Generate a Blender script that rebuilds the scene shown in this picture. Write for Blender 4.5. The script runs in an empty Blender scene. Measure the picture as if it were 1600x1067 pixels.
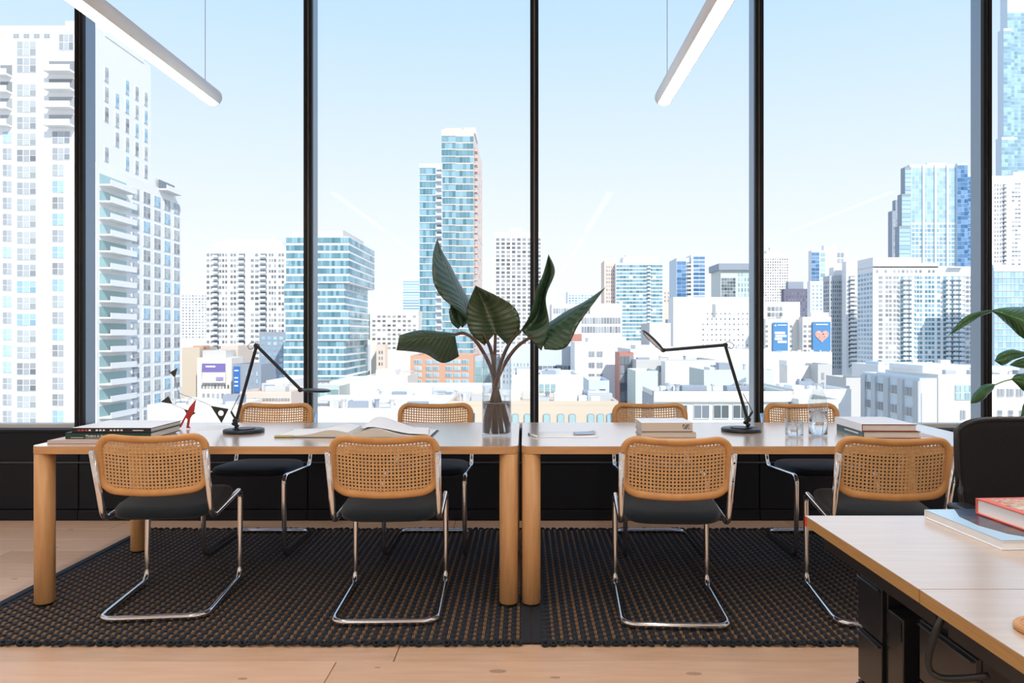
import bpy, math, random
from mathutils import Vector, Matrix
random.seed(7)
R = math.radians
PI = math.pi
scene = bpy.context.scene
COL = scene.collection

# ------------------------------------------------------------------ camera, sky, sun, exposure
F = 1150.0; CX = 820.0; CY = 523.0; EYE = 1.243
cam_d = bpy.data.cameras.new('camera'); cam = bpy.data.objects.new('camera', cam_d); COL.objects.link(cam)
cam.location = (0, 0, EYE); cam.rotation_euler = (R(90), 0, 0)
cam_d.sensor_width = 36; cam_d.lens = F / 1600 * 36
cam_d.shift_x = -(CX - 800) / 1600; cam_d.shift_y = -(533.5 - CY) / 1600
cam_d.clip_start = .05; cam_d.clip_end = 6000
scene.camera = cam
vs = scene.view_settings
vs.view_transform = 'Standard'; vs.look = 'None'; vs.exposure = 0.0; vs.gamma = 1; vs.use_curve_mapping = False
scene.cycles.max_bounces = 10; scene.cycles.transparent_max_bounces = 16
scene.cycles.sample_clamp_indirect = 4; scene.cycles.sample_clamp_direct = 6

world = bpy.data.worlds.new('sky'); scene.world = world; world.use_nodes = True
nt = world.node_tree; nt.nodes.clear()
tc = nt.nodes.new('ShaderNodeTexCoord'); sep = nt.nodes.new('ShaderNodeSeparateXYZ')
ramp = nt.nodes.new('ShaderNodeValToRGB'); bg = nt.nodes.new('ShaderNodeBackground'); wo = nt.nodes.new('ShaderNodeOutputWorld')
nt.links.new(tc.outputs['Generated'], sep.inputs[0]); nt.links.new(sep.outputs['Z'], ramp.inputs[0])
nt.links.new(ramp.outputs[0], bg.inputs[0]); nt.links.new(bg.outputs[0], wo.inputs[0])
e = ramp.color_ramp.elements
e[0].position = 0.0; e[0].color = (.93, .95, .99, 1)
e[1].position = 1.0; e[1].color = (.22, .48, .95, 1)
for p, c in ((.10, (.88, .925, 1.0)), (.20, (.77, .87, 1.0)), (.40, (.53, .745, 1.0))):
    n = e.new(p); n.color = (*c, 1)
bg.inputs[1].default_value = 1.12

sun_d = bpy.data.lights.new('sun', 'SUN'); sun = bpy.data.objects.new('sun', sun_d); COL.objects.link(sun)
sun_d.energy = 4.4; sun_d.angle = R(.6); sun_d.color = (1, .95, .87)
sun.rotation_euler = Vector((-.34, .68, -.62)).to_track_quat('-Z', 'Y').to_euler()   # high, from behind and to the right

# ------------------------------------------------------------------ helpers
def at(px, py, Y): return Vector(((px - CX) / F * Y, Y, EYE - (py - CY) / F * Y))
def lerp(a, b, t): return a + (b - a) * t

def mat(name, col, rough=.5, metal=0, spec=.5, var=None, scale=(1, 1, 1), ns=5, bump=0, emit=0, trans=0, ior=1.45, island=0, sheen=0, coat=0):
    m = bpy.data.materials.new(name); m.use_nodes = True; t = m.node_tree; b = t.nodes['Principled BSDF']
    b.inputs['Base Color'].default_value = (*col, 1); b.inputs['Roughness'].default_value = rough
    b.inputs['Metallic'].default_value = metal; b.inputs['Specular IOR Level'].default_value = spec
    b.inputs['IOR'].default_value = ior; b.inputs['Transmission Weight'].default_value = trans
    b.inputs['Sheen Weight'].default_value = sheen; b.inputs['Coat Weight'].default_value = coat; b.inputs['Coat Roughness'].default_value = .18
    if emit:
        b.inputs['Emission Color'].default_value = (*col, 1); b.inputs['Emission Strength'].default_value = emit
    if var or bump:
        co = t.nodes.new('ShaderNodeTexCoord'); mp = t.nodes.new('ShaderNodeMapping'); mp.inputs['Scale'].default_value = scale
        nz = t.nodes.new('ShaderNodeTexNoise'); nz.inputs['Scale'].default_value = ns; nz.inputs['Detail'].default_value = 6
        t.links.new(co.outputs['Object'], mp.inputs[0]); t.links.new(mp.outputs[0], nz.inputs['Vector'])
        if var:
            rp = t.nodes.new('ShaderNodeValToRGB'); rp.color_ramp.elements[0].position = .3; rp.color_ramp.elements[1].position = .7
            rp.color_ramp.elements[0].color = (*var, 1); rp.color_ramp.elements[1].color = (*col, 1)
            t.links.new(nz.outputs[0], rp.inputs[0]); t.links.new(rp.outputs[0], b.inputs['Base Color'])
        if bump:
            bp = t.nodes.new('ShaderNodeBump'); bp.inputs['Strength'].default_value = bump; bp.inputs['Distance'].default_value = .01
            t.links.new(nz.outputs[0], bp.inputs['Height']); t.links.new(bp.outputs[0], b.inputs['Normal'])
    if island:   # every loose pane its own tone
        g = t.nodes.new('ShaderNodeNewGeometry'); rp = t.nodes.new('ShaderNodeValToRGB')
        a = tuple(max(0, c * (1 - island)) for c in col); z = tuple(min(1, c + (1 - c) * island * .4) for c in col)
        rp.color_ramp.elements[0].color = (*a, 1); rp.color_ramp.elements[1].color = (*z, 1)
        t.links.new(g.outputs['Random Per Island'], rp.inputs[0]); t.links.new(rp.outputs[0], b.inputs['Base Color'])
    return m

class MB:
    def __init__(s): s.v = []; s.f = []
    def box(s, x0, x1, y0, y1, z0, z1):
        o = len(s.v)
        s.v += [(x0,y0,z0),(x1,y0,z0),(x1,y1,z0),(x0,y1,z0),(x0,y0,z1),(x1,y0,z1),(x1,y1,z1),(x0,y1,z1)]
        s.f += [tuple(o+i for i in q) for q in ((0,3,2,1),(4,5,6,7),(0,1,5,4),(1,2,6,5),(2,3,7,6),(3,0,4,7))]
        return s
    def grid(s, rows, closed_u=False, closed_v=False):
        o = len(s.v); n = len(rows[0]); m = len(rows)
        for r in rows: s.v += [tuple(p) for p in r]
        for i in range(m if closed_v else m-1):
            for j in range(n if closed_u else n-1):
                a = o+i*n+j; b = o+i*n+(j+1) % n; c = o+((i+1) % m)*n+(j+1) % n; d = o+((i+1) % m)*n+j
                s.f.append((a, b, c, d))
        return s
    def tube(s, pts, r, seg=8, closed=False, caps=True, flat=1.0):
        pts = [Vector(p) for p in pts]; n = len(pts); rad = r if isinstance(r, (list, tuple)) else [r]*n
        rows = []; prev = None
        for i, p in enumerate(pts):
            if closed: t = pts[(i+1) % n] - pts[i-1]
            else: t = pts[min(i+1, n-1)] - pts[max(i-1, 0)]
            t.normalize()
            if prev is None:
                u = Vector((0, 0, 1)) if abs(t.z) < .9 else Vector((1, 0, 0))
                u = (u - t*u.dot(t)).normalized()
            else: u = (prev - t*prev.dot(t)).normalized()
            prev = u; w = t.cross(u)
            rows.append([p + (u*math.cos(2*PI*k/seg) + w*math.sin(2*PI*k/seg)*flat)*rad[i] for k in range(seg)])
        o = len(s.v); s.grid(rows, closed_u=True, closed_v=closed)
        if caps and not closed:
            s.f.append(tuple(o+k for k in range(seg))[::-1]); s.f.append(tuple(o+(n-1)*seg+k for k in range(seg)))
        return s
    def lathe(s, prof, seg=24, c=(0, 0, 0)):
        rows = [[(c[0]+r*math.cos(2*PI*k/seg), c[1]+r*math.sin(2*PI*k/seg), c[2]+z) for k in range(seg)] for r, z in prof]
        return s.grid(rows, closed_u=True)
    def prism(s, pts, off):
        """closed 3-D outline pushed along off"""
        o = len(s.v); n = len(pts); off = Vector(off)
        s.v += [tuple(Vector(p)) for p in pts] + [tuple(Vector(p)+off) for p in pts]
        s.f.append(tuple(range(o, o+n))[::-1]); s.f.append(tuple(range(o+n, o+2*n)))
        for i in range(n): s.f.append((o+i, o+(i+1) % n, o+n+(i+1) % n, o+n+i))
        return s
    def mesh(s, name, m, smooth=False):
        me = bpy.data.meshes.new(name); me.from_pydata([tuple(v) for v in s.v], [], s.f); me.materials.append(m)
        if smooth:
            me.shade_smooth()
        me.update(); return me
    def build(s, name, m, parent=None, smooth=False, bevel=0, seg=2, fix=True):
        me = s.mesh(name, m, smooth)
        if fix:
            import bmesh
            bm = bmesh.new(); bm.from_mesh(me); bmesh.ops.recalc_face_normals(bm, faces=bm.faces); bm.to_mesh(me); bm.free()
        return link(name, me, parent, bevel, seg)

def link(name, me, parent=None, bevel=0, seg=2):
    o = bpy.data.objects.new(name, me); COL.objects.link(o)
    if parent: o.parent = parent
    if bevel:
        b = o.modifiers.new('bevel', 'BEVEL'); b.width = bevel; b.segments = seg; b.limit_method = 'ANGLE'; b.angle_limit = R(40)
    return o
def tag(o, label, cat, group=None, kind=None):
    if label: o['label'] = label
    if cat: o['category'] = cat
    if group: o['group'] = group
    if kind: o['kind'] = kind
    return o
def thing(name, label, cat, loc=(0, 0, 0), rz=0, group=None):
    o = bpy.data.objects.new(name, None); COL.objects.link(o); o.empty_display_size = .1
    o.location = loc; o.rotation_euler = (0, 0, rz)
    return tag(o, label, cat, group)
def struct(o): o['kind'] = 'structure'; return o
def stuff(o): o['kind'] = 'stuff'; return o
def copy_tree(o, parent=None):
    c = o.copy(); COL.objects.link(c); c.parent = parent
    for ch in list(o.children): copy_tree(ch, c)
    return c
def fillet(pts, rads, seg=6):
    pts = [Vector(p) for p in pts]; out = [pts[0]]
    for i in range(1, len(pts)-1):
        p = pts[i]; a = (pts[i-1]-p).normalized(); b = (pts[i+1]-p).normalized(); r = rads[i-1]
        p0 = p+a*r; p1 = p+b*r
        for k in range(seg+1):
            t = k/seg; out.append(p0*(1-t)**2 + p*2*t*(1-t) + p1*t*t)
    out.append(pts[-1]); return out
def catmull(P, n=6):
    P = [Vector(p) for p in P]; out = []
    for i in range(len(P)-1):
        a = P[max(i-1, 0)]; b = P[i]; c = P[i+1]; d = P[min(i+2, len(P)-1)]
        for k in range(n):
            t = k/n
            out.append(.5*((2*b)+(c-a)*t+(2*a-5*b+4*c-d)*t*t+(3*b-a-3*c+d)*t**3))
    out.append(P[-1]); return out
def text(s, size, name, m, parent, loc, rot, ext=.0004, align='LEFT'):
    c = bpy.data.curves.new(name, 'FONT'); c.body = s; c.size = size; c.extrude = ext; c.align_x = align
    o = bpy.data.objects.new(name, c); COL.objects.link(o)
    dg = bpy.context.evaluated_depsgraph_get(); me = bpy.data.meshes.new_from_object(o.evaluated_get(dg))
    bpy.data.objects.remove(o); me.materials.clear(); me.materials.append(m)
    t = link(name, me, parent); t.location = loc; t.rotation_euler = rot; return t

# ------------------------------------------------------------------ materials
M = {}
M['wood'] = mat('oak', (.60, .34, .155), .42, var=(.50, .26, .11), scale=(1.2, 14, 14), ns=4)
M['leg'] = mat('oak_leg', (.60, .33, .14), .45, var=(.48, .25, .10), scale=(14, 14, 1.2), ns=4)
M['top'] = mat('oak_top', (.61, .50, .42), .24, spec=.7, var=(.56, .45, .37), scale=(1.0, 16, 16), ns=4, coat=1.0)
M['floor'] = mat('oak_floor', (.66, .45, .315), .36, var=(.57, .375, .25), scale=(1.0, 9, 9), ns=3.5)
M['floor2'] = mat('oak_floor_pale', (.70, .48, .34), .36, var=(.62, .41, .28), scale=(1.0, 9, 9), ns=3.1)
M['floor3'] = mat('oak_floor_knotty', (.62, .415, .285), .36, var=(.52, .335, .22), scale=(1.0, 8, 8), ns=3.8)
M['knot'] = mat('knot', (.30, .20, .15), .5, var=(.46, .31, .21), ns=2.2)
M['bent'] = mat('bentwood', (.60, .31, .11), .38, var=(.50, .24, .08), scale=(6, 6, 6), ns=3)
M['cane'] = mat('cane', (.66, .41, .19), .55, var=(.55, .31, .13), scale=(1, 1, 1), ns=60)
M['chrome'] = mat('chrome', (.82, .83, .85), .13, metal=1)
M['seat'] = mat('seat_fabric', (.005, .011, .018), .75, spec=.3, sheen=.16, bump=.25, ns=220)
M['blackmetal'] = mat('black_metal', (.011, .012, .014), .36)
M['panel'] = mat('black_panel', (.0065, .008, .013), .55, spec=.3, bump=.05, ns=40)
M['blackframe'] = mat('black_frame', (.010, .011, .013), .5, spec=.25)
M['mullion'] = mat('anodised', (.24, .29, .35), .30, metal=.8)
M['gasket'] = mat('grey_gasket', (.33, .34, .35), .5)
M['sill'] = mat('pale_sill', (.62, .62, .60), .5)
M['white'] = mat('white_paint', (.82, .81, .79), .7)
M['pendant'] = mat('pendant_white', (.74, .75, .77), .4)
M['glow'] = mat('diffuser', (1, .935, .87), .5, emit=46)
M['steel'] = mat('thin_cable', (.45, .46, .48), .35, metal=1)
M['paper'] = mat('paper', (.90, .90, .90), .7)
M['pages'] = mat('page_block', (.70, .66, .60), .8, var=(.60, .56, .50), scale=(1, 1, 60), ns=9)
M['cordblack'] = mat('rug_cord', (.0065, .011, .019), .72, spec=.35, sheen=.06, bump=.2, ns=300)
M['cordtan'] = mat('rug_thread', (.30, .165, .072), .8, var=(.20, .105, .045), ns=150)
M['weft'] = mat('rug_weft', (.05, .05, .062), .8)
def glassmat(name, tint, refl=1.0):
    m = bpy.data.materials.new(name); m.use_nodes = True; t = m.node_tree; t.nodes.clear()
    o = t.nodes.new('ShaderNodeOutputMaterial'); mx = t.nodes.new('ShaderNodeMixShader')
    tr = t.nodes.new('ShaderNodeBsdfTransparent'); tr.inputs[0].default_value = (*tint, 1)
    gl = t.nodes.new('ShaderNodeBsdfGlossy'); gl.inputs['Roughness'].default_value = .0
    lw = t.nodes.new('ShaderNodeLayerWeight'); lw.inputs[0].default_value = .5        # Schlick: the same from both sides of a thin wall
    pw = t.nodes.new('ShaderNodeMath'); pw.operation = 'POWER'; pw.inputs[1].default_value = 5
    mu = t.nodes.new('ShaderNodeMath'); mu.operation = 'MULTIPLY_ADD'; mu.inputs[1].default_value = .6*min(1, refl); mu.inputs[2].default_value = .04*refl
    t.links.new(lw.outputs['Facing'], pw.inputs[0]); t.links.new(pw.outputs[0], mu.inputs[0]); t.links.new(mu.outputs[0], mx.inputs[0])
    t.links.new(tr.outputs[0], mx.inputs[1]); t.links.new(gl.outputs[0], mx.inputs[2]); t.links.new(mx.outputs[0], o.inputs[0])
    return m
M['pane'] = glassmat('window_glass', (.993, .995, .995), .2)
M['thinglass'] = glassmat('vessel_glass', (.965, .975, .98), 1.9)
M['water'] = mat('water', (.97, .99, 1), 0, trans=1, ior=1.33)
M['solidglass'] = mat('thick_glass', (.98, .99, 1), 0, trans=1, ior=1.45)

# ------------------------------------------------------------------ the room
RX0, RX1, RY0, RY1, CEIL = -5.6, 5.6, -4.4, 4.93, 3.9
GL = 5.07                                   # plane of the glass
fl = struct(MB().box(RX0, RX1, RY0, GL+.15, -.2, -.012).build('floor', M['floor3']))
plank_meshes = []
for k, mk in enumerate(('floor', 'floor2', 'floor3')):
    plank_meshes.append(MB().box(-1.098, 1.098, -.1192, .1192, -.012, 0).mesh('plank', M[mk]))
row = 0; y = 2.80 - 30*.24
while y < RY1 + .2:
    off = (row*0.83) % 2.2
    if abs(y + .12 - 2.68) < .02: off = (-.717 - RX0) % 2.2   # the butt joint in front of the rug
    x = RX0 + off - 2.2
    while x < RX1:
        if y > RY0:
            p = link('plank', random.choice(plank_meshes), fl, .0012, 1); p.location = (x+1.1, y+.12, 0)
            if y + .24 > GL + .15: p.location.y = y + .12
        x += 2.2
    y += .24; row += 1
for kx, ky, kr in ((-.10, 2.72, .022), (.11, 2.67, .013), (.62, 2.70, .02), (-1.02, 2.66, .012), (-2.75, 4.3, .016), (-3.0, 3.9, .02), (-2.6, 3.75, .012), (-.55, 2.75, .008), (-2.9, 4.7, .014)):
    kn = MB().lathe([(0, .0003), (1, .0003), (1, 0)], 14).build('wood_knot', M['knot'], fl); kn.scale = (kr*1.5, kr*.7, 1); kn.location = (kx, ky, 0)
struct(MB().box(RX0, RX1, RY0, GL+.15, CEIL, CEIL+.25).build('ceiling', M['white']))
struct(MB().box(RX0-.2, RX0, RY0, GL+.15, -.2, CEIL+.25).build('wall_left', M['white']))
struct(MB().box(RX1, RX1+.2, RY0, GL+.15, -.2, CEIL+.25).build('wall_right', M['white']))
struct(MB().box(RX0-.2, RX1+.2, RY0-.2, RY0, -.2, CEIL+.25).build('wall_back', M['white']))
SILL = .615
wf = struct(MB().box(RX0, RX1, RY1+.03, GL+.15, -.012, SILL-.02).build('wall_front', M['panel']))
MXS = [(px - CX) / F * RY1 for px in (-230, 122.5, 481, 835, 1187, 1544, 1895)]
MXS = [-4.49, -2.99, -1.455, .064, 1.573, 3.103, 4.60]
edges = [RX0] + MXS + [RX1]
for a, b in zip(edges[:-1], edges[1:]):      # black casing panels below the sill
    MB().box(a+.004, b-.004, RY1, RY1+.03, .075, .385).build('panel', M['panel'], wf, bevel=.003)
    MB().box(a+.004, b-.004, RY1+.004, RY1+.03, .393, SILL-.03).build('panel', M['panel'], wf, bevel=.003)
    MB().box(a+.002, b-.002, RY1-.012, RY1+.03, .0, .07).build('plinth_panel', M['panel'], wf, bevel=.003)
MB().box(RX0, RX1, RY1-.01, RY1+.005, .385, .393).build('ledge_strip', mat('dark_strip', (.06, .065, .07), .45), wf)
MB().box(RX0, RX1, RY1, GL+.02, SILL-.03, SILL-.008).build('sill_cap', M['panel'], wf, bevel=.003)
for i, x in enumerate(MXS):
    t = struct(MB().box(x-.026, x+.026, RY1+.035, GL+.012, SILL-.02, CEIL).build('trim_%d' % (i+1), M['mullion'], bevel=.002))
    for s in (-1, 1):
        MB().box(x+s*.0165-.0115, x+s*.0165+.0115, RY1-.0, RY1+.036, SILL-.02, CEIL).build('cover_strip', M['blackframe'], t, bevel=.002)
    MB().box(x-.0055, x+.0055, RY1+.014, RY1+.036, SILL-.02, CEIL).build('gasket', M['gasket'], t)
for i, (a, b) in enumerate(zip(edges[:-1], edges[1:])):
    w = struct(MB().box(a+.03, b-.03, GL-.035, GL+.05, SILL-.01, SILL+.018).build('window_%d' % (i+1), M['sill'], bevel=.002))
    MB().box(a+.03, b-.03, GL-.035, GL+.05, CEIL-.06, CEIL).build('head_frame', M['blackframe'], w)
    MB().box(a+.027, b-.027, GL, GL+.01, SILL+.01, CEIL-.05).build('pane', M['pane'], w)

# ------------------------------------------------------------------ pendant lights
PZ = 2.50
def pendant(x, y0, y1, label, group=None):
    t = thing('pendant_light', label, 'pendant light', (x, (y0+y1)/2, PZ), 0, group)
    h = (y1-y0)/2; r = .047
    arc = [R(-48 + 276*k/18) for k in range(19)]
    rows = [[(r*math.cos(a), yy, r*math.sin(a)) for a in arc] for yy in (-h, h)]
    rows2 = [[(r*.93*math.cos(a), yy, r*.93*math.sin(a)) for a in arc] for yy in (h, -h)]
    MB().grid(rows+rows2, closed_v=True).build('housing', M['pendant'], t, smooth=True)
    arc2 = [R(228 + 84*k/10) for k in range(11)]
    MB().grid([[(r*.97*math.cos(a), yy, r*.97*math.sin(a)) for a in arc2] for yy in (-h+.004, h-.004)]).build('diffuser', M['glow'], t, smooth=True)
    for s in (-1, 1):
        MB().tube([(0, s*h, 0), (0, s*(h-.006), 0)], r*.985, 24).build('end_cap', M['pendant'], t)
        MB().tube([(0, s*(h-.1), r), (0, s*(h-.1), CEIL-PZ)], .0016, 6).build('suspension_wire', M['steel'], t)
    return t
for x in (-4.05, -1.65, .735, 3.14):
    for j, (a, b) in enumerate(((1.51, 3.90), (-1.44, .96), (-4.3, -1.95))):
        if j == 0 and x == -1.65: lb, g = 'white tube pendant light hanging before the tall white balcony tower', None
        elif j == 0 and x == .735: lb, g = 'white tube pendant light hanging above the right-hand table', None
        else:
            rw = {-4.05: 'row nearest the balcony tower', -1.65: 'row above the leaf-vase table', .735: 'row above the carafe table', 3.14: 'row above the potted plant'}[x]
            lb, g = 'white tube pendant light, %s in the %s' % (('window end', 'middle', 'rear end')[j], rw), 'pendant lights overhead and behind'
        pendant(x, a, b, lb, g)

# ------------------------------------------------------------------ rugs
def make_rug():
    W, D = 2.45, 1.70; hw = W/2
    root = thing('rug', '', 'rug')
    MB().box(-hw, hw, 0, D, .0, .006).build('backing', M['cordblack'], root)
    pitch = .0355; n = int((W-.08)/pitch); x0 = -n*pitch/2 + pitch/2
    period = .046; steps = int(D/period*5)
    cord = MB(); thr = MB()
    for i in range(n):
        cx = x0 + i*pitch; ph = PI*(i % 2)
        rows = []
        for k in range(steps+1):
            yy = D*k/steps; h = .0078 + .0040*math.sin(2*PI*yy/period+ph); wb = .0108 + .0018*math.sin(2*PI*yy/period+ph)
            rows.append([(cx-wb, yy, .005), (cx-wb*.7, yy, .005+h*.8), (cx, yy, .005+h), (cx+wb*.7, yy, .005+h*.8), (cx+wb, yy, .005)])
        cord.grid(rows)
        for s in (-1, 1):
            rows = []
            for k in range(steps+1):
                yy = D*k/steps; q = 2*PI*yy/period+ph
                h = .0088 + .0056*math.sin(q + PI); xx = cx + pitch/2 + s*.0030 + .0012*math.sin(q*2)*s
                rows.append([(xx-.0025, yy, h-.003), (xx, yy, h+.001), (xx+.0025, yy, h-.003)])
            thr.grid(rows)
    stuff(cord.build('cord_weave', M['cordblack'], root, smooth=True, fix=False))
    stuff(thr.build('thread_weave', M['cordtan'], root, smooth=True, fix=False))
    weft = MB()
    for k in range(int(D/period)):
        yy = (k+.5)*period
        weft.box(-hw+.03, hw-.03, yy-.0018, yy+.0018, .006, .0098)
    stuff(weft.build('cross_threads', M['weft'], root, fix=False))
    for s in (-1, 1):
        a, b = sorted((s*hw, s*(hw-.04)))
        MB().box(a, b, -.004, D+.004, .0, .012).build('side_binding', M['cordblack'], root, bevel=.004)
    lm = MB().tube([(.0125*math.cos(2*PI*k/10), .014*math.sin(2*PI*k/10), 0) for k in range(10)], .0062, 5, closed=True).mesh('loop', M['cordblack'], True)
    for i in range(n+1):
        for yy in (-.012, D+.010):
            l = link('loop', lm, root); l.location = (x0+(i-.5)*pitch+random.uniform(-.004, .004), yy+random.uniform(-.004, .004), .009+random.uniform(0, .003))
            l.rotation_euler = (random.uniform(-.25, .25), random.uniform(-.35, .35), random.uniform(-.6, .6))
    return root
rug = make_rug(); rug.location = (-1.2, 2.955, 0)
tag(rug, 'black and tan woven rug under the table with the leaf vase', 'rug', 'woven rugs')
rug2 = copy_tree(rug); rug2.location = (1.252, 2.955, 0)
tag(rug2, 'black and tan woven rug under the table with the carafe', 'rug', 'woven rugs')

# ------------------------------------------------------------------ long tables
TZ = .74; TY0, TY1 = 3.32, 4.225; LR = .0425
def rrect(x0, x1, y0, y1, r, seg=6):
    out = []
    for cx, cy, a in ((x1-r, y1-r, 0), (x0+r, y1-r, 90), (x0+r, y0+r, 180), (x1-r, y0+r, 270)):
        for k in range(seg+1):
            q = R(a+90*k/seg); out.append((cx+r*math.cos(q), cy+r*math.sin(q)))
    return out
def table(x0, x1, label):
    t = thing('long_table', label, 'table', ((x0+x1)/2, TY0, 0), 0, 'oak tables')
    h = (x1-x0)/2; D = TY1-TY0
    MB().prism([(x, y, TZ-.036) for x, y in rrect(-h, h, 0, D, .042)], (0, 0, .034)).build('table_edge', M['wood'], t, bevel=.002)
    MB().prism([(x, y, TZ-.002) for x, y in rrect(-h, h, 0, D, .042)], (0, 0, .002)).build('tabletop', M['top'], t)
    for sx in (-1, 1):
        for yy in (LR+.001, D-LR-.001):
            lx = sx*(h-LR-.001)
            MB().lathe([(0, .022), (LR-.004, .022), (LR, .026), (LR, TZ-.036), (0, TZ-.036)], 32, (lx, yy, 0)).build('leg', M['leg'], t, smooth=False).data.shade_smooth()
            MB().lathe([(0, .0135), (LR-.006, .0135), (LR-.006, .022), (0, .022)], 24, (lx, yy, 0)).build('foot_pad', M['blackmetal'], t)
    return t
table(-2.237, -.030, 'oak table with round legs holding the leaf vase and open book')
table(-.014, 2.215, 'oak table with round legs holding carafe, tumbler and book stacks')

# ------------------------------------------------------------------ cantilever chairs
def make_chair():
    root = thing('cantilever_chair', '', 'chair')
    c = [(-.229, -.035, .735), (-.226, .068, .422), (-.222, .535, .452), (-.222, .522, .0125), (-.222, 0, .0125)]
    cm = c + [(-x, y, z) for x, y, z in reversed(c)]
    path = fillet(cm, [.05, .05, .055, .07, .07, .055, .05, .05], 7)
    MB().tube(path, .0132, 12).build('tube_frame', M['chrome'], root, smooth=True)
    # padded seat
    n = 28; rows = []
    def ring(s, z):
        out = []
        for k in range(n):
            a = 2*PI*k/n; ca, sa = math.cos(a), math.sin(a)
            x = .218*s*math.copysign(abs(ca)**.45, ca); y = .29 + .235*s*math.copysign(abs(sa)**.45, sa)
            zz = z + .012*(y-.29)/.235 - (.018*max(0, (y-.42)/.1)**2 if z > .46 else 0)
            out.append((x, y, zz))
        return out
    for s, z in ((0, .428), (.93, .428), (.985, .436), (1, .452), (.99, .466), (.955, .476), (.88, .482), (.6, .488), (.3, .490), (0, .490)):
        rows.append(ring(s, z))
    MB().grid(rows, closed_u=True).build('seat', M['seat'], root, smooth=True)
    # bentwood back: rounded loop, bowed and reclined
    def bend(x, z):
        u = x/.235
        return Vector((x, .045 - .30*(z-.548)*.42 - .030*(1-u*u) - .006, z - .020*(1-u*u)))
    hw, z0, z1, r = .219, .568, .800, .062
    loop = []
    for cx, cz, a in ((hw-r, z1-r, 0), (-hw+r, z1-r, 90), (-hw+r, z0+r, 180), (hw-r, z0+r, 270)):
        for k in range(7):
            q = R(a+90*k/6); loop.append((cx+r*math.cos(q), cz+r*math.sin(q)))
    dense = []
    for i, p in enumerate(loop):
        q = loop[(i+1) % len(loop)]; L = math.hypot(q[0]-p[0], q[1]-p[1]); m = max(1, int(L/.03))
        for k in range(m): dense.append((lerp(p[0], q[0], k/m), lerp(p[1], q[1], k/m)))
    back = MB().tube([bend(x, z) for x, z in dense], .0165, 10, closed=True, flat=.8).build('backrest', M['bent'], root, smooth=True)
    # cane: a sheet of cells, each with an eight-sided hole
    pit = .0152; cane = MB(); nx = int(2*(hw-.004)/pit); nz = int((z1-z0-.008)/pit); ids = {}
    def vid(x, z, d):
        key = (round(x, 5), round(z, 5), d)
        if key not in ids:
            p = bend(x, z); ids[key] = len(cane.v); cane.v.append((p.x, p.y+d, p.z))
        return ids[key]
    for i in range(nx):
        for j in range(nz):
            cx = (i-(nx-1)/2)*pit; cz = (z0+z1)/2 + (j-(nz-1)/2)*pit
            ex = max(0, abs(cx)-(hw-r)); ez = max(0, abs(cz-(z0+z1)/2)-((z1-z0)/2-r))
            if math.hypot(ex, ez) > r-.002: continue
            hp = pit/2; hr = pit*.30
            o = [vid(cx+dx*hp, cz+dz*hp, 0) for dx, dz in ((1,0),(1,1),(0,1),(-1,1),(-1,0),(-1,-1),(0,-1),(1,-1))]
            q = [vid(cx+hr*math.cos(R(45*k)), cz+hr*math.sin(R(45*k)), 0) for k in range(8)]
            for k in range(8): cane.f.append((o[k], o[(k+1) % 8], q[(k+1) % 8], q[k]))
    cn = cane.build('cane_panel', M['cane'], back)
    sd = cn.modifiers.new('thick', 'SOLIDIFY'); sd.thickness = .0022; sd.offset = 0
    for s in (-1, 1):
        for zz, yy in ((.70, -.026), (.62, .004)):
            MB().tube([(s*.229, yy-.015, zz), (s*.229, yy-.010, zz)], .0042, 10).build('screw', M['chrome'], root)
    return root
chair0 = make_chair()
spots = [(-1.60, 3.16, 6, 'cane-backed chrome chair beside the outer end table leg, back to the camera'),
         (-.595, 3.114, 2, 'cane-backed chrome chair in front of the open book, back to the camera'),
         (.634, 3.074, -3.3, 'cane-backed chrome chair in front of the pale book stack, back to the camera'),
         (1.54, 3.07, -7, 'cane-backed chrome chair partly hidden by the near desk, back to the camera'),
         (-1.545, 4.575, 180, 'cane-backed chrome chair on window side, behind the lamp with folded arm'),
         (-.553, 4.575, 180, 'cane-backed chrome chair on window side, between open book and leaf vase'),
         (.775, 4.575, 180, 'cane-backed chrome chair on window side, behind the pale book stack'),
         (1.715, 4.575, 180, 'cane-backed chrome chair on window side, behind the water carafe')]
for i, (x, y, a, lb) in enumerate(spots):
    o = chair0 if i == 0 else copy_tree(chair0)
    o.location = (x, y, .0155 if y < 4.6 else 0); o.rotation_euler = (0, 0, R(a)); tag(o, lb, 'chair', 'cane cantilever chairs')

# ------------------------------------------------------------------ things on the tables
def book(name, label, cx, cy, z, w, d, h, rz, cover, spine_side='front', cat='book', group=None, pages='pages', ct=.003):
    """w along x, d along y; the spine lies on one side"""
    t = thing(name, label, cat, (cx, cy, z), R(rz), group)
    a, b = w/2, d/2
    MB().box(-a, a, -b, b, 0, ct).build('cover', cover, t, bevel=.0008, seg=1)
    MB().box(-a, a, -b, b, h-ct, h).build('cover', cover, t, bevel=.0008, seg=1)
    i = .005
    sx0, sx1, sy0, sy1 = -a+i, a-i, -b+i, b-i
    if spine_side == 'front': MB().box(-a, a, -b, -b+ct, 0, h).build('spine', cover, t, bevel=.001, seg=1); sy0 = -b+ct
    if spine_side == 'left': MB().box(-a, -a+ct, -b, b, 0, h).build('spine', cover, t, bevel=.001, seg=1); sx0 = -a+ct
    if spine_side == 'back': MB().box(-a, a, b-ct, b, 0, h).build('spine', cover, t, bevel=.001, seg=1); sy1 = b-ct
    MB().box(sx0, sx1, sy0, sy1, ct, h-ct).build('pages', M[pages], t)
    return t
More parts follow.
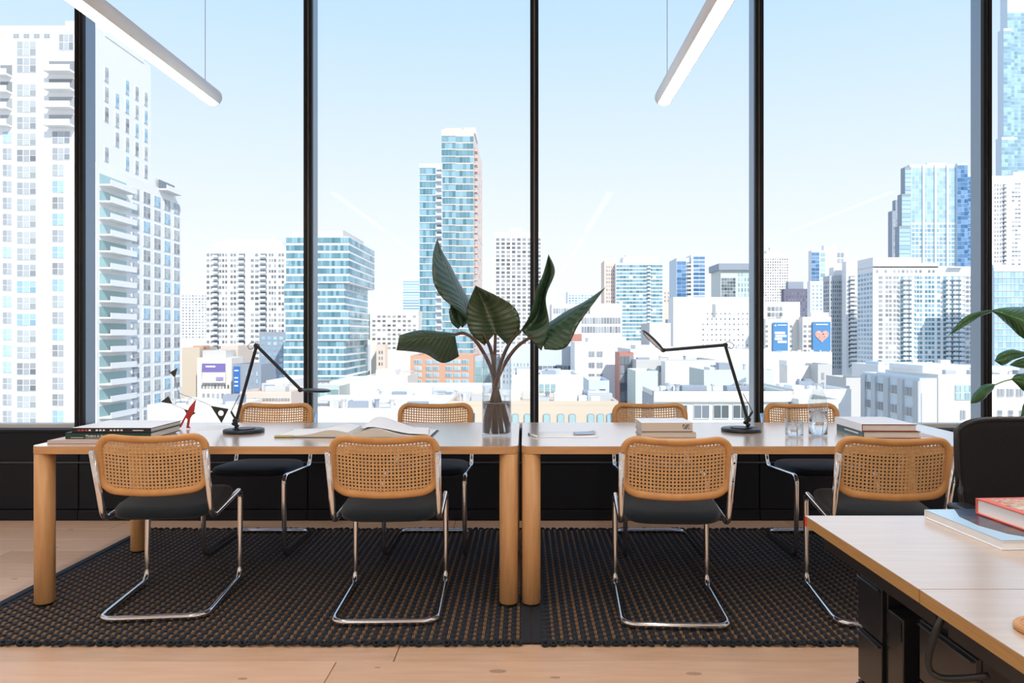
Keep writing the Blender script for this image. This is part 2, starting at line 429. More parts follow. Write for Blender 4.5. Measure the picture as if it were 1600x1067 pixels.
C = {k: mat('cover_'+k, c, r) for k, c, r in (('black', (.015, .015, .018), .4), ('green', (.012, .045, .038), .4), ('blush', (.62, .50, .47), .5),
     ('white', (.84, .86, .90), .35), ('sand', (.60, .52, .44), .5), ('navy', (.02, .03, .07), .4), ('red', (.22, .02, .02), .45), ('teal', (.07, .13, .14), .45), ('coral', (.72, .14, .10), .4))}
C['letters'] = mat('print_white', (.8, .8, .8), .6); C['redprint'] = mat('print_red', (.6, .05, .05), .6)
# stack at the table's outer end
b1 = book('art_book', 'thin blush-white book lying lowest at the outer table corner', -1.98, 3.56, TZ, .44, .34, .016, 0, C['blush'])
b2 = book('art_book', 'dark green book with white spine lettering, in the middle of its stack', -1.945, 3.585, TZ+.016, .40, .30, .030, 0, C['green'])
text('Modern in the Middle', .0155, 'spine_title', C['letters'], b2, (-.105, -.1503, .010), (R(90), 0, 0))
MB().box(-.175, -.115, -.1505, -.149, .006, .008).build('spine_mark', C['letters'], b2)
MB().box(-.105, .0, -.1505, -.149, .0045, .006).build('spine_mark', C['letters'], b2)
b3 = book('art_book', 'black-spined book with pale glossy cover on top of its stack', -1.93, 3.59, TZ+.046, .37, .31, .022, 0, C['black'])
MB().box(-.185, .185, -.152, .155, .022, .0225).build('jacket_front', C['white'], b3)
for i in range(13):
    x = -.155 + i*.0165
    if i in (4, 8): continue
    MB().box(x, x+.010, -.1555, -.154, .008, .015).build('spine_mark', C['redprint'] if i < 3 else C['letters'], b3)
MB().box(.10, .15, -.1555, -.154, .009, .0125).build('spine_mark', C['letters'], b3)

# desk mobile
Mred = mat('red_enamel', (.42, .035, .03), .4); Mgrey = mat('dark_enamel', (.028, .027, .023), .5)
YM = 3.93
mob = thing('desk_mobile', 'small desk mobile of dark triangles balanced on a red two-legged stand', 'sculpture', at(292, 665, YM) * 1)
mob.location.z = TZ
def loc(px, py, Y, o): return at(px, py, Y) - Vector(o.location)
def plate(o, name, pts, Y, m, th=.003, dy=0):
    MB().prism([loc(px, py, Y+dy, o) for px, py in pts], (0, th, 0)).build(name, m, o)
stand = [(306, 622), (303, 641), (297, 652), (295, 664), (298, 667), (291, 667), (293, 653), (290, 651), (283, 665), (278, 668), (281, 662), (289, 648), (296, 634)]
zfix = TZ - at(0, 667.6, YM).z
def loc(px, py, Y, o):
    return at(px, py, Y) - Vector(o.location)
mob.location.z = at(0, 668, YM).z; dz = TZ - mob.location.z
plate(mob, 'stand', stand, YM, Mred, .004)
plate(mob, 'triangle', [(287, 637), (306, 643), (294, 651), (292, 645)], YM, Mgrey, .003, .01)
plate(mob, 'triangle', [(265, 580), (277, 573), (273, 588)], YM, Mgrey)
plate(mob, 'triangle', [(251, 626), (263, 617), (269, 629)], YM, Mgrey)
tri = [(329, 632), (357, 637), (346, 659)]
# plate with a round hole
hole = [(345+4.4*math.cos(2*PI*k/18), 643.5+4.4*math.sin(2*PI*k/18)) for k in range(18)]
def edge_hit(c, a, poly):
    d = (math.cos(a), math.sin(a)); best = None
    for i in range(len(poly)):
        p, q = poly[i], poly[(i+1) % len(poly)]; ex, ey = q[0]-p[0], q[1]-p[1]
        den = d[0]*ey-d[1]*ex
        if abs(den) < 1e-9: continue
        t = ((p[0]-c[0])*ey-(p[1]-c[1])*ex)/den; u = ((p[0]-c[0])*d[1]-(p[1]-c[1])*d[0])/den
        if t > 0 and -1e-6 <= u <= 1+1e-6 and (best is None or t < best): best = t
    return (c[0]+d[0]*best, c[1]+d[1]*best)
angs = sorted([2*PI*k/18 for k in range(18)] + [math.atan2(y-643.5, x-345) % (2*PI) for x, y in tri])
outer = [edge_hit((345, 643.5), a, tri) for a in angs]; inner = [(345+4.4*math.cos(a), 643.5+4.4*math.sin(a)) for a in angs]
rr = [[loc(x, y, YM, mob) for x, y in ring] for ring in (outer, inner)]
rr += [[p+Vector((0, .003, 0)) for p in ring] for ring in (rr[1], rr[0])]
MB().grid(rr, closed_u=True, closed_v=True).build('pierced_triangle', Mgrey, mob)
for pts in ([(273, 588), (279, 612), (283, 628)], [(269, 629), (287, 637)], [(279, 612), (306, 622), (319, 627), (329, 632)]):
    MB().tube([loc(px, py, YM+.0015, mob) for px, py in pts], .0011, 6).build('wire', Mgrey, mob)
mob.location.z = TZ + .0008
tag(MB().box(-1.735, -1.605, 3.90, 4.07, TZ, TZ+.0008).build('paper_sheet', M['paper']), 'small white sheet under the desk mobile', 'paper')

# task lamps
def lamp(base, label, pts, head, Y, rod):
    bx = at(base, 675, Y).x
    t = thing('task_lamp', label, 'lamp', (bx, Y, TZ), 0, 'task lamps')
    L = lambda p, dy=0: at(p[0], p[1], Y+dy) - Vector((bx, Y, TZ))
    MB().lathe([(0, 0), (.098, 0), (.102, .003), (.102, .014), (.098, .017), (0, .018)], 40).build('base', M['blackmetal'], t, bevel=0).data.shade_smooth()
    s = -1 if pts[1][0] > pts[0][0] else 1
    MB().lathe([(0, .018), (.055, .018), (.055, .022), (0, .023)], 32, (s*-.0+.0, 0, 0)).build('base_plate', M['blackmetal'], t)
    j = L(pts[0])
    MB().tube([(j.x, 0, .015), (j.x, 0, j.z-.01)], .0085, 12).build('post', M['blackmetal'], t, smooth=True)
    MB().tube([(j.x, -.018, j.z), (j.x, .018, j.z)], .013, 14).build('pivot', M['blackmetal'], t)
    MB().tube([(j.x-.02, 0, j.z-.014), (j.x+.012, 0, j.z-.03)], .008, 10).build('clamp_knob', M['blackmetal'], t)
    for a, b in zip(pts[:-1], pts[1:]):
        A, B = L(a), L(b)
        MB().tube([A, B], .0085, 10).build('arm', M['blackmetal'], t)
        MB().tube([B+Vector((0, -.014, 0)), B+Vector((0, .014, 0))], .0115, 14).build('pivot', M['blackmetal'], t)
    A, B = L(rod[0]), L(rod[1]); MB().tube([A, B], .002, 6).build('spring_rod', M['blackmetal'], t)
    K = L(rod[0]); MB().tube([K+Vector((0, 0, 0)), j], .006, 8).build('lever', M['blackmetal'], t)
    e = L(pts[1]); cab = [e+Vector((x, 0, z)) for x, z in ((.012*s, -.01), (.035*s, -.018), (.045*s, .0), (.02*s, .018), (0, .008))]
    MB().tube(catmull(cab, 5), .0016, 6).build('cable', M['blackmetal'], t)
    A, B = L(head[0]), L(head[1]); d = (B-A); ln = d.length; d.normalize(); up = Vector((0, 1, 0)).cross(d).normalized()
    if up.z < 0: up = -up
    c = A + d*(ln*.5); rad = ln*.5
    ring = lambda r, h: [c + d*(r*math.cos(2*PI*k/32)) + Vector((0, 1, 0))*(r*math.sin(2*PI*k/32)) + up*h for k in range(32)]
    hd = MB().grid([ring(.0001, .006), ring(rad*.9, .006), ring(rad, .002), ring(rad, -.004), ring(rad*.86, -.006), ring(rad*.84, -.002), ring(.0001, -.002)], closed_u=True).build('lamp_head', M['blackmetal'], t, smooth=False)
    MB().grid([ring(.0001, -.0028), ring(rad*.83, -.0028)], closed_u=True).build('light_disc', M['paper'], hd)
    return t
lamp(381, 'black jointed desk lamp with folded arm beside the desk mobile', [(369, 657), (401, 540), (470, 609)], [(473, 609), (516, 611)], 3.80, [(361, 643), (374, 617)])
lamp(1158, 'black jointed desk lamp with outstretched arm beside the pale book stack', [(1168, 655), (1133, 539), (1036, 547)], [(1037, 549), (1004, 516)], 3.84, [(1176, 643), (1161, 615)])

# open book
ob = thing('open_book', 'large open book with curving white pages beside the desk lamp', 'book', (at(561, 670, 3.72).x, 3.72, TZ), R(-1))
MB().box(-.385, .385, -.13, .15, 0, .003).build('cover', C['black'], ob, bevel=.001)
def page_block(s, tilt, name, m, lift=0, wmax=.375, y0=-.125, y1=.145):
    rows = []
    prof = []
    for k in range(15):
        t = k/14; x = s*wmax*t
        z = .006 + .030*math.exp(-((t-.30)/.22)**2)*tilt + .012*(1-t) + lift
        if t < .06: z = .006 + lift
        prof.append((x, z))
    top = [[(x, y, z) for x, z in prof] for y in (y0, y1)]
    bot = [[(x, y, .003) for x, z in prof] for y in (y1, y0)]
    return MB().grid(top+bot, closed_v=True).build(name, m, ob)
page_block(-1, .75, 'page_block', M['pages']); page_block(1, 1.0, 'page_block', M['pages'])
for s, tl in ((-1, .75), (1, 1.0)):
    rows = []
    for y in (-.1255, .146):
        r_ = []
        for k in range(15):
            t = k/14
            if t < .06: continue
            r_.append((s*.374*t, y, .0066 + .030*math.exp(-((t-.30)/.22)**2)*tl + .012*(1-t)))
        rows.append(r_)
    MB().grid(rows).build('page', M['paper'], ob, smooth=True)
rows = []
for jy in range(7):
    v = jy/6; y = -.11 + .25*v; rw = []
    for k in range(13):
        t = k/12; x = .010 + (.355-.03*v)*t
        rw.append((x, y, .012 + (.036+.030*v)*math.sin(PI*min(1, t*1.35)**.7)*math.exp(-t*1.1) + .010*(1-t) + .004))
    rows.append(rw)
MB().grid(rows).build('lifted_page', M['paper'], ob, smooth=True)
MB().box(-.384, -.29, -.1315, -.1265, .003, .012).build('page_tab', mat('tab_yellow', (.55, .50, .25), .6), ob)

# vase with five big leaves
YV = 3.69; vx = at(776, 680, YV).x
vase = thing('glass_vase', 'tall clear glass cylinder vase part filled with water at table end', 'vase', (vx, YV, TZ))
vr, vh, vw = .0735, .405, .0035
MB().lathe([(0, 0), (vr, 0), (vr, vh), (vr-vw, vh), (vr-vw, .014), (0, .014)], 40).build('glass_body', M['thinglass'], vase, smooth=False).data.shade_smooth()
MB().lathe([(0, .0145), (vr-vw-.0006, .0145), (vr-vw-.0006, .165), (0, .165)], 40).build('water', M['water'], vase).data.shade_smooth()
MB().tube([((vr-.002)*math.cos(2*PI*k/40), 0*1+(vr-.002)*math.sin(2*PI*k/40), vh) for k in range(40)], .0019, 6, closed=True).build('rim', M['thinglass'], vase, smooth=True)
MB().tube([((vr-vw-.001)*math.cos(2*PI*k/40), (vr-vw-.001)*math.sin(2*PI*k/40), .165) for k in range(40)], .0016, 6, closed=True).build('water_line', M['gasket'], vase, smooth=True)
def leafmat(name, a, b, rough=.35):
    m = bpy.data.materials.new(name); m.use_nodes = True; t = m.node_tree; p = t.nodes['Principled BSDF']; p.inputs['Roughness'].default_value = rough
    uv = t.nodes.new('ShaderNodeUVMap'); sp = t.nodes.new('ShaderNodeSeparateXYZ'); t.links.new(uv.outputs[0], sp.inputs[0])
    ab = t.nodes.new('ShaderNodeMath'); ab.operation = 'ABSOLUTE'; t.links.new(sp.outputs['Y'], ab.inputs[0])
    m1 = t.nodes.new('ShaderNodeMath'); m1.operation = 'MULTIPLY'; m1.inputs[1].default_value = -.28; t.links.new(ab.outputs[0], m1.inputs[0])
    ad = t.nodes.new('ShaderNodeMath'); ad.operation = 'ADD'; t.links.new(sp.outputs['X'], ad.inputs[0]); t.links.new(m1.outputs[0], ad.inputs[1])
    m2 = t.nodes.new('ShaderNodeMath'); m2.operation = 'MULTIPLY'; m2.inputs[1].default_value = 72; t.links.new(ad.outputs[0], m2.inputs[0])
    sn = t.nodes.new('ShaderNodeMath'); sn.operation = 'SINE'; t.links.new(m2.outputs[0], sn.inputs[0])
    rp = t.nodes.new('ShaderNodeValToRGB'); rp.color_ramp.elements[0].position = .80; rp.color_ramp.elements[1].position = 1.0
    rp.color_ramp.elements[0].color = (*a, 1); rp.color_ramp.elements[1].color = (*b, 1); t.links.new(sn.outputs[0], rp.inputs[0])
    gt = t.nodes.new('ShaderNodeMath'); gt.operation = 'LESS_THAN'; gt.inputs[1].default_value = .035; t.links.new(ab.outputs[0], gt.inputs[0])
    mx = t.nodes.new('ShaderNodeMix'); mx.data_type = 'RGBA'; t.links.new(gt.outputs[0], mx.inputs[0]); t.links.new(rp.outputs[0], mx.inputs[6]); mx.inputs[7].default_value = (*[c*1.6 for c in b], 1)
    t.links.new(mx.outputs[2], p.inputs['Base Color'])
    bp = t.nodes.new('ShaderNodeBump'); bp.inputs['Strength'].default_value = .3; bp.inputs['Distance'].default_value = .005
    t.links.new(sn.outputs[0], bp.inputs['Height']); t.links.new(bp.outputs[0], p.inputs['Normal'])
    return m
ML = leafmat('leaf_dark', (.022, .055, .027), (.040, .080, .042)); ML3 = leafmat('leaf_olive', (.036, .066, .028), (.075, .105, .065)); ML2 = leafmat('leaf_fresh', (.030, .115, .030), (.10, .22, .07), .28)
def leaf(o, left, mid, right, m, name='leaf', n=8, ruffle=.004):
    cs = [catmull([at(*p) - Vector(o.location) for p in c], n) for c in (left, mid, right)]
    N = min(len(c) for c in cs); rows = []; uvs = []
    K = 6
    for i in range(N):
        t = i/(N-1); a, b, c = cs[0][i], cs[1][i], cs[2][i]; row = []
        for k in range(-K, K+1):
            v = k/K
            p = b.lerp(c, v) if v >= 0 else b.lerp(a, -v)
            p = p + Vector((0, 1, 0))*(-.018*math.sin(PI*abs(v))*math.sin(PI*t) + ruffle*abs(v)*math.sin(t*19 + (2 if v > 0 else 0)))
            row.append(p); uvs.append((t, v))
        rows.append(row)
    mb = MB().grid(rows); me = mb.mesh(name, m, True)
    ul = me.uv_layers.new(name='UVMap')
    for lp in me.loops: ul.data[lp.index].uv = uvs[lp.vertex_index]
    ob_ = link(name, me, o); sd = ob_.modifiers.new('thick', 'SOLIDIFY'); sd.thickness = .0014; sd.offset = 0
    return ob_
Y = YV
stem_m = mat('leaf_stalk', (.10, .045, .032), .35, var=(.055, .036, .02), ns=9)
leaf_defs = [
 ('broad dark leaf drooping sideways over the window-side chair', [(790, 672, Y+.02), (777, 610, Y), (765, 570, Y), (745, 535, Y-.01), (726, 521, Y-.02), (711, 523, Y-.03)],
  [(711, 521, Y-.03), (690, 518, Y-.02), (655, 516, Y-.04), (624, 524, Y-.06)], [(711, 524, Y-.035), (690, 526, Y-.05), (658, 528, Y-.07), (622, 535, Y-.08)], [(717, 557, Y+.03), (692, 567, Y+.0), (662, 552, Y-.02), (619, 547, Y-.06)]),
 ('tall dark leaf folded lengthwise, pointing up before the central glass tower', [(783, 674, Y-.03), (774, 600, Y+.01), (769, 555, Y+.03), (757, 525, Y+.03), (737, 505, Y+.03)],
  [(735, 504, Y-.0), (714, 484, Y-.06), (690, 464, Y-.10), (677, 438, Y-.11), (676, 402, Y-.07), (683, 373, Y+.0)], [(738, 506, Y+.03), (724, 476, Y+.02), (710, 448, Y+.02), (697, 420, Y+.02), (687, 395, Y+.02), (683, 373, Y)],
  [(742, 506, Y+.05), (735, 474, Y+.13), (718, 442, Y+.14), (704, 415, Y+.11), (692, 394, Y+.06), (683, 373, Y)]),
 ('heart-shaped dark leaf facing the camera at the centre of the vase', [(775, 676, Y+.03), (772, 600, Y+.02), (773, 560, Y+.05), (774, 521, Y+.07)],
  [(757, 540, Y+.03), (734, 518, Y+.0), (729, 484, Y+.0), (743, 446, Y-.03)], [(774, 520, Y+.07), (766, 498, Y+.07), (756, 474, Y+.05), (743, 446, Y-.03)], [(795, 541, Y+.03), (812, 514, Y-.01), (802, 478, Y+.0), (743, 446, Y-.03)]),
 ('tall dark leaf curling up in front of the central mullion', [(763, 676, Y-.02), (775, 600, Y-.02), (785, 560, Y-.02), (799, 532, Y-.02), (814, 517, Y-.02)],
  [(811, 520, Y-.05), (829, 490, Y-.08), (838, 453, Y-.07), (849, 426, Y-.03), (857, 397, Y+.0)], [(815, 517, Y-.02), (838, 495, Y+.01), (847, 460, Y+.02), (856, 428, Y+.02), (857, 397, Y)],
  [(846, 548, Y-.06), (858, 508, Y-.07), (853, 465, Y-.04), (867, 425, Y-.02), (857, 397, Y)]),
 ('long dark leaf reaching outward over the right-hand table', [(758, 674, Y+.01), (773, 608, Y-.03), (785, 575, Y-.05), (804, 546, Y-.05), (824, 530, Y-.04), (842, 522, Y-.03)],
  [(844, 514, Y+.03), (880, 489, Y+.06), (915, 470, Y+.06), (946, 449, Y+.02)], [(843, 522, Y-.03), (876, 504, Y-.02), (912, 477, Y+.0), (946, 449, Y+.02)], [(851, 546, Y-.08), (884, 543, Y-.10), (906, 504, Y-.06), (946, 449, Y+.02)])]
for lb, st, a, b, c in leaf_defs:
    t = thing('leaf_stem', lb, 'leaf', (vx, YV, TZ+.015), 0, 'large leaves in the vase')
    pts = catmull([at(*p) - Vector(t.location) for p in st], 6)
    pts = [Vector((max(-.058, min(.058, p.x)), p.y, max(.006, p.z))) if p.z < .16 else p for p in pts]
    n_ = len(pts); MB().tube(pts, [lerp(.0110, .0075, i/(n_-1)) for i in range(n_)], 10).build('stalk', stem_m, t, smooth=True)
    leaf(t, a, b, c, ML3 if lb.startswith('heart') else ML, 'blade')
    if lb.startswith('tall dark leaf folded'):
        leaf(t, [(704, 476, Y+.02), (702, 490, Y+.01), (706, 505, Y+.01), (716, 514, Y+.02)], [(714, 482, Y+.04), (715, 492, Y+.03), (718, 501, Y+.03), (720, 509, Y+.03)],
             [(733, 494, Y+.06), (732, 500, Y+.06), (729, 506, Y+.05), (722, 512, Y+.03)], ML, 'curled_lobe', 6, .002)

# right-hand table: pen, papers, books, tumbler, carafe
pen = thing('pen', 'white pen with black tip lying beside the table joint', 'pen', (at(832, 681, 3.66).x, 3.655, TZ+.005), R(112))
MB().tube([(-.055, 0, 0), (.03, 0, 0)], .0048, 12).build('barrel', M['paper'], pen, smooth=True)
MB().tube([(.03, 0, 0), (.05, 0, 0), (.058, 0, 0)], [.0052, .0048, .0012], 12).build('cap', M['blackmetal'], pen)
def sheet(name, label, pts, z0, curl, m):
    A, B, Cc, D = [Vector((at(px, py, Yy).x, Yy, 0)) for px, py, Yy in pts]
    rows = [[A.lerp(B, u).lerp(D.lerp(Cc, u), v) + Vector((0, 0, z0 + curl*max(0, u-.75)**2*16*v)) for u in [k/8 for k in range(9)]] for v in [k/6 for k in range(7)]]
    o = MB().grid(rows).build(name, m, smooth=True); sd = o.modifiers.new('t', 'SOLIDIFY'); sd.thickness = .0006; sd.offset = 1
    return tag(o, label, 'paper')
sheet('paper_sheet', 'white paper sheet lying near the pen by the table joint', [(844, 0, 3.60), (935, 0, 3.60), (932, 0, 3.82), (842, 0, 3.80)], TZ+.0005, .004, M['paper'])
sheet('paper_sheet', 'smaller blue-grey printed sheet lying on the white paper', [(897, 0, 3.66), (931, 0, 3.68), (928, 0, 3.80), (896, 0, 3.76)], TZ+.006, .004, mat('blue_print', (.42, .50, .62), .6))
sb = book('hardcover_book', 'pale sand-edged hardcover under another in the short stack', at(1040, 0, 3.68).x, 3.70, TZ, .265, .215, .026, 0, C['sand'])
st2 = book('hardcover_book', 'pale sand-spined hardcover on top of the short two-book stack', at(1038, 0, 3.70).x-.006, 3.705, TZ+.026, .25, .205, .046, 1, C['sand'])
MB().box(-.125, .125, -.1023, .1025, .046, .0465).build('jacket_front', C['white'], st2)
MB().box(-.1255, .1255, -.103, -.10, -.0005, .004).build('jacket_band', C['navy'], st2)
for i in range(6):
    for j in range(3):
        if (i*3+j*5) % 4: MB().box(.075+i*.006, .0795+i*.006, -.1035, -.1024, .016+j*.008, .0215+j*.008).build('spine_mark', C['navy'], st2)
tx = at(1241, 682, 3.62).x
tum = thing('glass_tumbler', 'short clear tumbler of water beside the carafe', 'glass', (tx, 3.62, TZ))
MB().lathe([(0, 0), (.041, 0), (.043, .004), (.043, .088), (.0412, .088), (.0412, .010), (0, .010)], 36).build('glass_wall', M['thinglass'], tum).data.shade_smooth()
MB().lathe([(0, .0105), (.0408, .0105), (.0408, .062), (0, .062)], 36).build('water', M['water'], tum).data.shade_smooth()
cxx = at(1278, 680, 3.66).x
car = thing('water_carafe', 'clear glass carafe half filled with water', 'carafe', (cxx, 3.66, TZ))
prof = [(.044, 0), (.046, .004), (.046, .150), (.0445, .175), (.036, .200), (.028, .218), (.026, .235), (.029, .262)]
MB().lathe([(0, 0)] + prof + [(r-.0022, z) for r, z in reversed(prof) if z > .01] + [(0, .010)], 40).build('glass_body', M['thinglass'], car).data.shade_smooth()
MB().lathe([(0, .0105), (.0433, .0105), (.0433, .124), (0, .124)], 36).build('water', M['water'], car).data.shade_smooth()
rx = 1.778
rb1 = book('hardcover_book', 'dark teal hardcover with red boards under another beside the carafe', rx+.010, 3.735, TZ, .275, .33, .034, -2, C['red'], 'left')
MB().box(-.1395, -.137, -.165, .165, .0, .034).build('jacket_spine', C['teal'], rb1)
MB().box(-.1402, -.139, -.11, .06, .014, .021).build('spine_mark', C['letters'], rb1)
rb2 = book('hardcover_book', 'white-jacketed hardcover with red boards on top beside the carafe', rx-.002, 3.738, TZ+.034, .265, .33, .034, -1.5, C['red'], 'left')
MB().box(-.1345, .128, -.163, .1652, .034, .0346).build('jacket_front', C['white'], rb2)
MB().box(-.135, -.132, -.163, .1652, .0, .0346).build('jacket_spine', C['white'], rb2)
tag(MB().box(rx+.16, rx+.25, 3.62, 3.80, TZ, TZ+.0015).build('leaflet', C['blush'], bevel=0), 'thin leaflet peeking out beside the red-edged books', 'leaflet')
for px, lb in ((376, 'small white plate under the table edge behind the folded-arm lamp'), (1265, 'small white plate under the table edge below the carafe')):
    x = at(px, 0, 3.95).x
    o = tag(MB().box(x-.025, x+.025, 3.95, 3.99, TZ-.036-.022, TZ-.036).build('outlet_plate', M['sill'], bevel=.003), lb, 'outlet')

# ------------------------------------------------------------------ near desks
DX = .780
M['cabinet'] = mat('cabinet_black', (.014, .015, .017), .2)
redm = mat('red_tape', (.75, .05, .03), .5)
def desk(y0, y1, label):
    t = thing('work_desk', label, 'desk', (DX, y0, 0), 0, 'near work desks')
    D = y1-y0-.003
    MB().box(0, 1.5, 0, D, TZ-.028, TZ-.0015).build('desk_edge', mat('ply_edge', (.46, .27, .10), .5, var=(.36, .19, .06), scale=(3, 3, 120), ns=3), t, bevel=.001)
    MB().box(0, 1.5, 0, D, TZ-.0015, TZ).build('desktop', M['top'], t)
    MB().box(.06, 1.45, .05, .09, TZ-.075, TZ-.028).build('rail', M['blackmetal'], t)
    MB().box(.06, 1.45, D-.09, D-.05, TZ-.075, TZ-.028).build('rail', M['blackmetal'], t)
    MB().box(.045, .085, .02, D-.02, TZ-.085, TZ-.028).build('rail', M['blackmetal'], t)
    for yy in (.06, D-.06):
        MB().box(1.36, 1.41, yy-.025, yy+.025, 0, TZ-.028).build('leg', M['blackmetal'], t, bevel=.003)
    return t
d1 = desk(1.457, 2.05, 'near oak-topped desk carrying two art books'); d2 = desk(.80, 1.457, 'oak-topped desk closest to the camera with round wooden coaster')
MB().box(-.0012, .004, .578, .5905, TZ-.0285, TZ-.002).build('red_tape', redm, d1)['label'] = 'red tape on the desk corner'
def pedestal(y0, y1, zt, label, w=.42):
    t = thing('drawer_cabinet', label, 'cabinet', (.904, y0, 0), 0, 'black cabinets under the desks'); D = y1-y0
    MB().box(.012, w, 0, D, .02, zt).build('body', M['cabinet'], t, bevel=.003)
    z = .03
    for k, h in enumerate(((zt-.05)*.5, (zt-.05)*.25, (zt-.05)*.25)):
        dr = MB().box(0, .012, .004, D-.004, z, z+h-.006).build('drawer', M['cabinet'], t, bevel=.0015)
        MB().box(-.008, .0, .01, D-.01, z+h-.016, z+h-.012).build('handle', M['cabinet'], dr, bevel=.001)
        z += h
    for xx in (.05, w-.05):
        for yy in (.03, D-.03): MB().tube([(xx, yy, 0), (xx, yy, .02)], .014, 12).build('foot', M['cabinet'], t)
    return t
pedestal(1.86, 2.00, .625, 'black metal drawer cabinet under the far end of the near desk')
pedestal(1.47, 1.69, .618, 'black metal drawer cabinet under the desk joint behind the cable')
cb = thing('storage_box', 'low black metal box in front of the far drawer cabinet', 'box', (.912, 1.775, 0))
MB().box(0, .40, 0, .075, 0, .555).build('body', M['cabinet'], cb, bevel=.003); MB().box(-.003, 0, .004, .071, .50, .545).build('face_strip', M['cabinet'], cb)
cpts = catmull([at(1474, 962, 1.40), at(1463, 985, 1.40), at(1452, 1020, 1.41), at(1452, 1045, 1.41), at(1468, 1058, 1.40), at(1500, 1060, 1.38), at(1545, 1056, 1.35)], 6)
tag(MB().tube(cpts, .0065, 10).build('power_cable', M['blackmetal'], smooth=True), 'thick black cable hanging below the desk joint', 'cable')
# art books on the near desk
k1 = book('art_book', 'art book with blue and dark pictorial cover lying flat on near desk', 1.265, 1.878, TZ, .32, .305, .022, 3, C['white'], 'back', pages='paper')
def cover_art(name, cols, scale, seed):
    m = bpy.data.materials.new(name); m.use_nodes = True; t = m.node_tree; p = t.nodes['Principled BSDF']; p.inputs['Roughness'].default_value = .22
    co = t.nodes.new('ShaderNodeTexCoord'); mp = t.nodes.new('ShaderNodeMapping'); mp.inputs['Scale'].default_value = scale; mp.inputs['Location'].default_value = (seed, seed*.7, 0)
    nz = t.nodes.new('ShaderNodeTexNoise'); nz.inputs['Scale'].default_value = 1; nz.inputs['Detail'].default_value = 3; nz.inputs['Distortion'].default_value = .8
    rp = t.nodes.new('ShaderNodeValToRGB'); rp.color_ramp.interpolation = 'CONSTANT'
    el = rp.color_ramp.elements
    for i, (pos, c) in enumerate(cols):
        x = el[i] if i < 2 else el.new(pos)
        x.position = pos; x.color = (*c, 1)
    t.links.new(co.outputs['Object'], mp.inputs[0]); t.links.new(mp.outputs[0], nz.inputs['Vector']); t.links.new(nz.outputs[0], rp.inputs[0]); t.links.new(rp.outputs[0], p.inputs['Base Color'])
    return m
art1 = cover_art('cover_dark_picture', [(.0, (.02, .04, .09)), (.47, (.05, .07, .10)), (.55, (.16, .08, .05)), (.62, (.03, .05, .10)), (.72, (.25, .14, .07))], (9, 14, 5), 3.1)
art2 = cover_art('cover_figures', [(.0, (.20, .22, .30)), (.42, (.70, .45, .30)), (.50, (.62, .15, .10)), (.56, (.75, .60, .40)), (.66, (.25, .20, .22))], (16, 16, 5), 8.3)
MB().box(-.16, .16, -.1525, .1525, .022, .0226).build('cover_picture', art1, k1)
MB().prism([(-.16, -.1525, .0226), (-.06, -.1525, .0226), (-.105, -.10, .0226), (-.125, -.02, .0226), (-.115, .07, .0226), (-.075, .1525, .0226), (-.16, .1525, .0226)], (0, 0, .0004)).build('cover_sky', mat('cover_blue', (.42, .66, .88), .25), k1)
k2 = book('art_book', 'thick red-edged art book with figures on cover on near desk', 1.41, 1.835, TZ+.0232, .38, .31, .042, 4, C['coral'], 'back', pages='paper', ct=.004)
MB().box(-.17, .17, -.10, .135, .042, .0425).build('cover_picture', art2, k2)
MB().box(-.17, .17, -.145, -.10, .042, .0425).build('cover_band', C['sand'], k2)
co_ = at(1634, 985, 1.245); cst = thing('coaster', 'round wooden coaster at the edge of the nearest desk', 'coaster', (co_.x, 1.245, TZ))
MB().lathe([(0, 0), (.044, 0), (.047, .003), (.047, .008), (.044, .011), (0, .011)], 36).build('disc', M['bent'], cst)
MB().tube([(.036*math.cos(2*PI*k/32), .036*math.sin(2*PI*k/32), .011) for k in range(32)], .002, 6, closed=True).build('ring', M['bent'], cst)

# ------------------------------------------------------------------ black office chair
oc = thing('office_chair', 'black mesh-backed office chair behind the near desk', 'chair', (1.73, 2.52, 0), R(180))
def bk(u, v):   # u -1..1 across, v 0..1 up; back stands on local -y
    w = .232 + .012*math.sin(v*PI) - .028*(1-v)
    return Vector((u*w, -.05 - .03*v + .045*u*u, .50 + .445*v - (.035*abs(u)**5 if v > .5 else 0)))
rows = [[bk(-1+2*i/20, j/14)*1 for i in range(21)] for j in range(15)]
mesh_m = mat('black_mesh', (.009, .0085, .010), .7, spec=.3, bump=.4, ns=400)
o = MB().grid(rows).build('mesh_back', mesh_m, oc, smooth=True); sd = o.modifiers.new('t', 'SOLIDIFY'); sd.thickness = .006
rim = [bk(-1+2*i/20, 0) for i in range(21)] + [bk(1, j/14) for j in range(1, 14)] + [bk(1-2*i/20, 1) for i in range(21)] + [bk(-1, 1-j/14) for j in range(1, 14)]
MB().tube(rim, .010, 8, closed=True).build('back_frame', M['blackmetal'], oc, smooth=True)
rows = []
for s, z in ((0, .43), (.95, .43), (1, .45), (1, .475), (.94, .49), (.5, .495), (0, .495)):
    rows.append([(.24*s*math.copysign(abs(math.cos(2*PI*k/24))**.5, math.cos(2*PI*k/24)), .20+.235*s*math.copysign(abs(math.sin(2*PI*k/24))**.5, math.sin(2*PI*k/24)), z) for k in range(24)])
MB().grid(rows, closed_u=True).build('seat', M['seat'], oc, smooth=True)
MB().tube([(0, .1, .42), (0, -.07, .44), (0, -.10, .55), (0, -.085, .70)], .02, 10).build('back_support', M['blackmetal'], oc, smooth=True)
MB().tube([(0, .19, .08), (0, .19, .43)], .028, 16).build('gas_column', M['blackmetal'], oc)
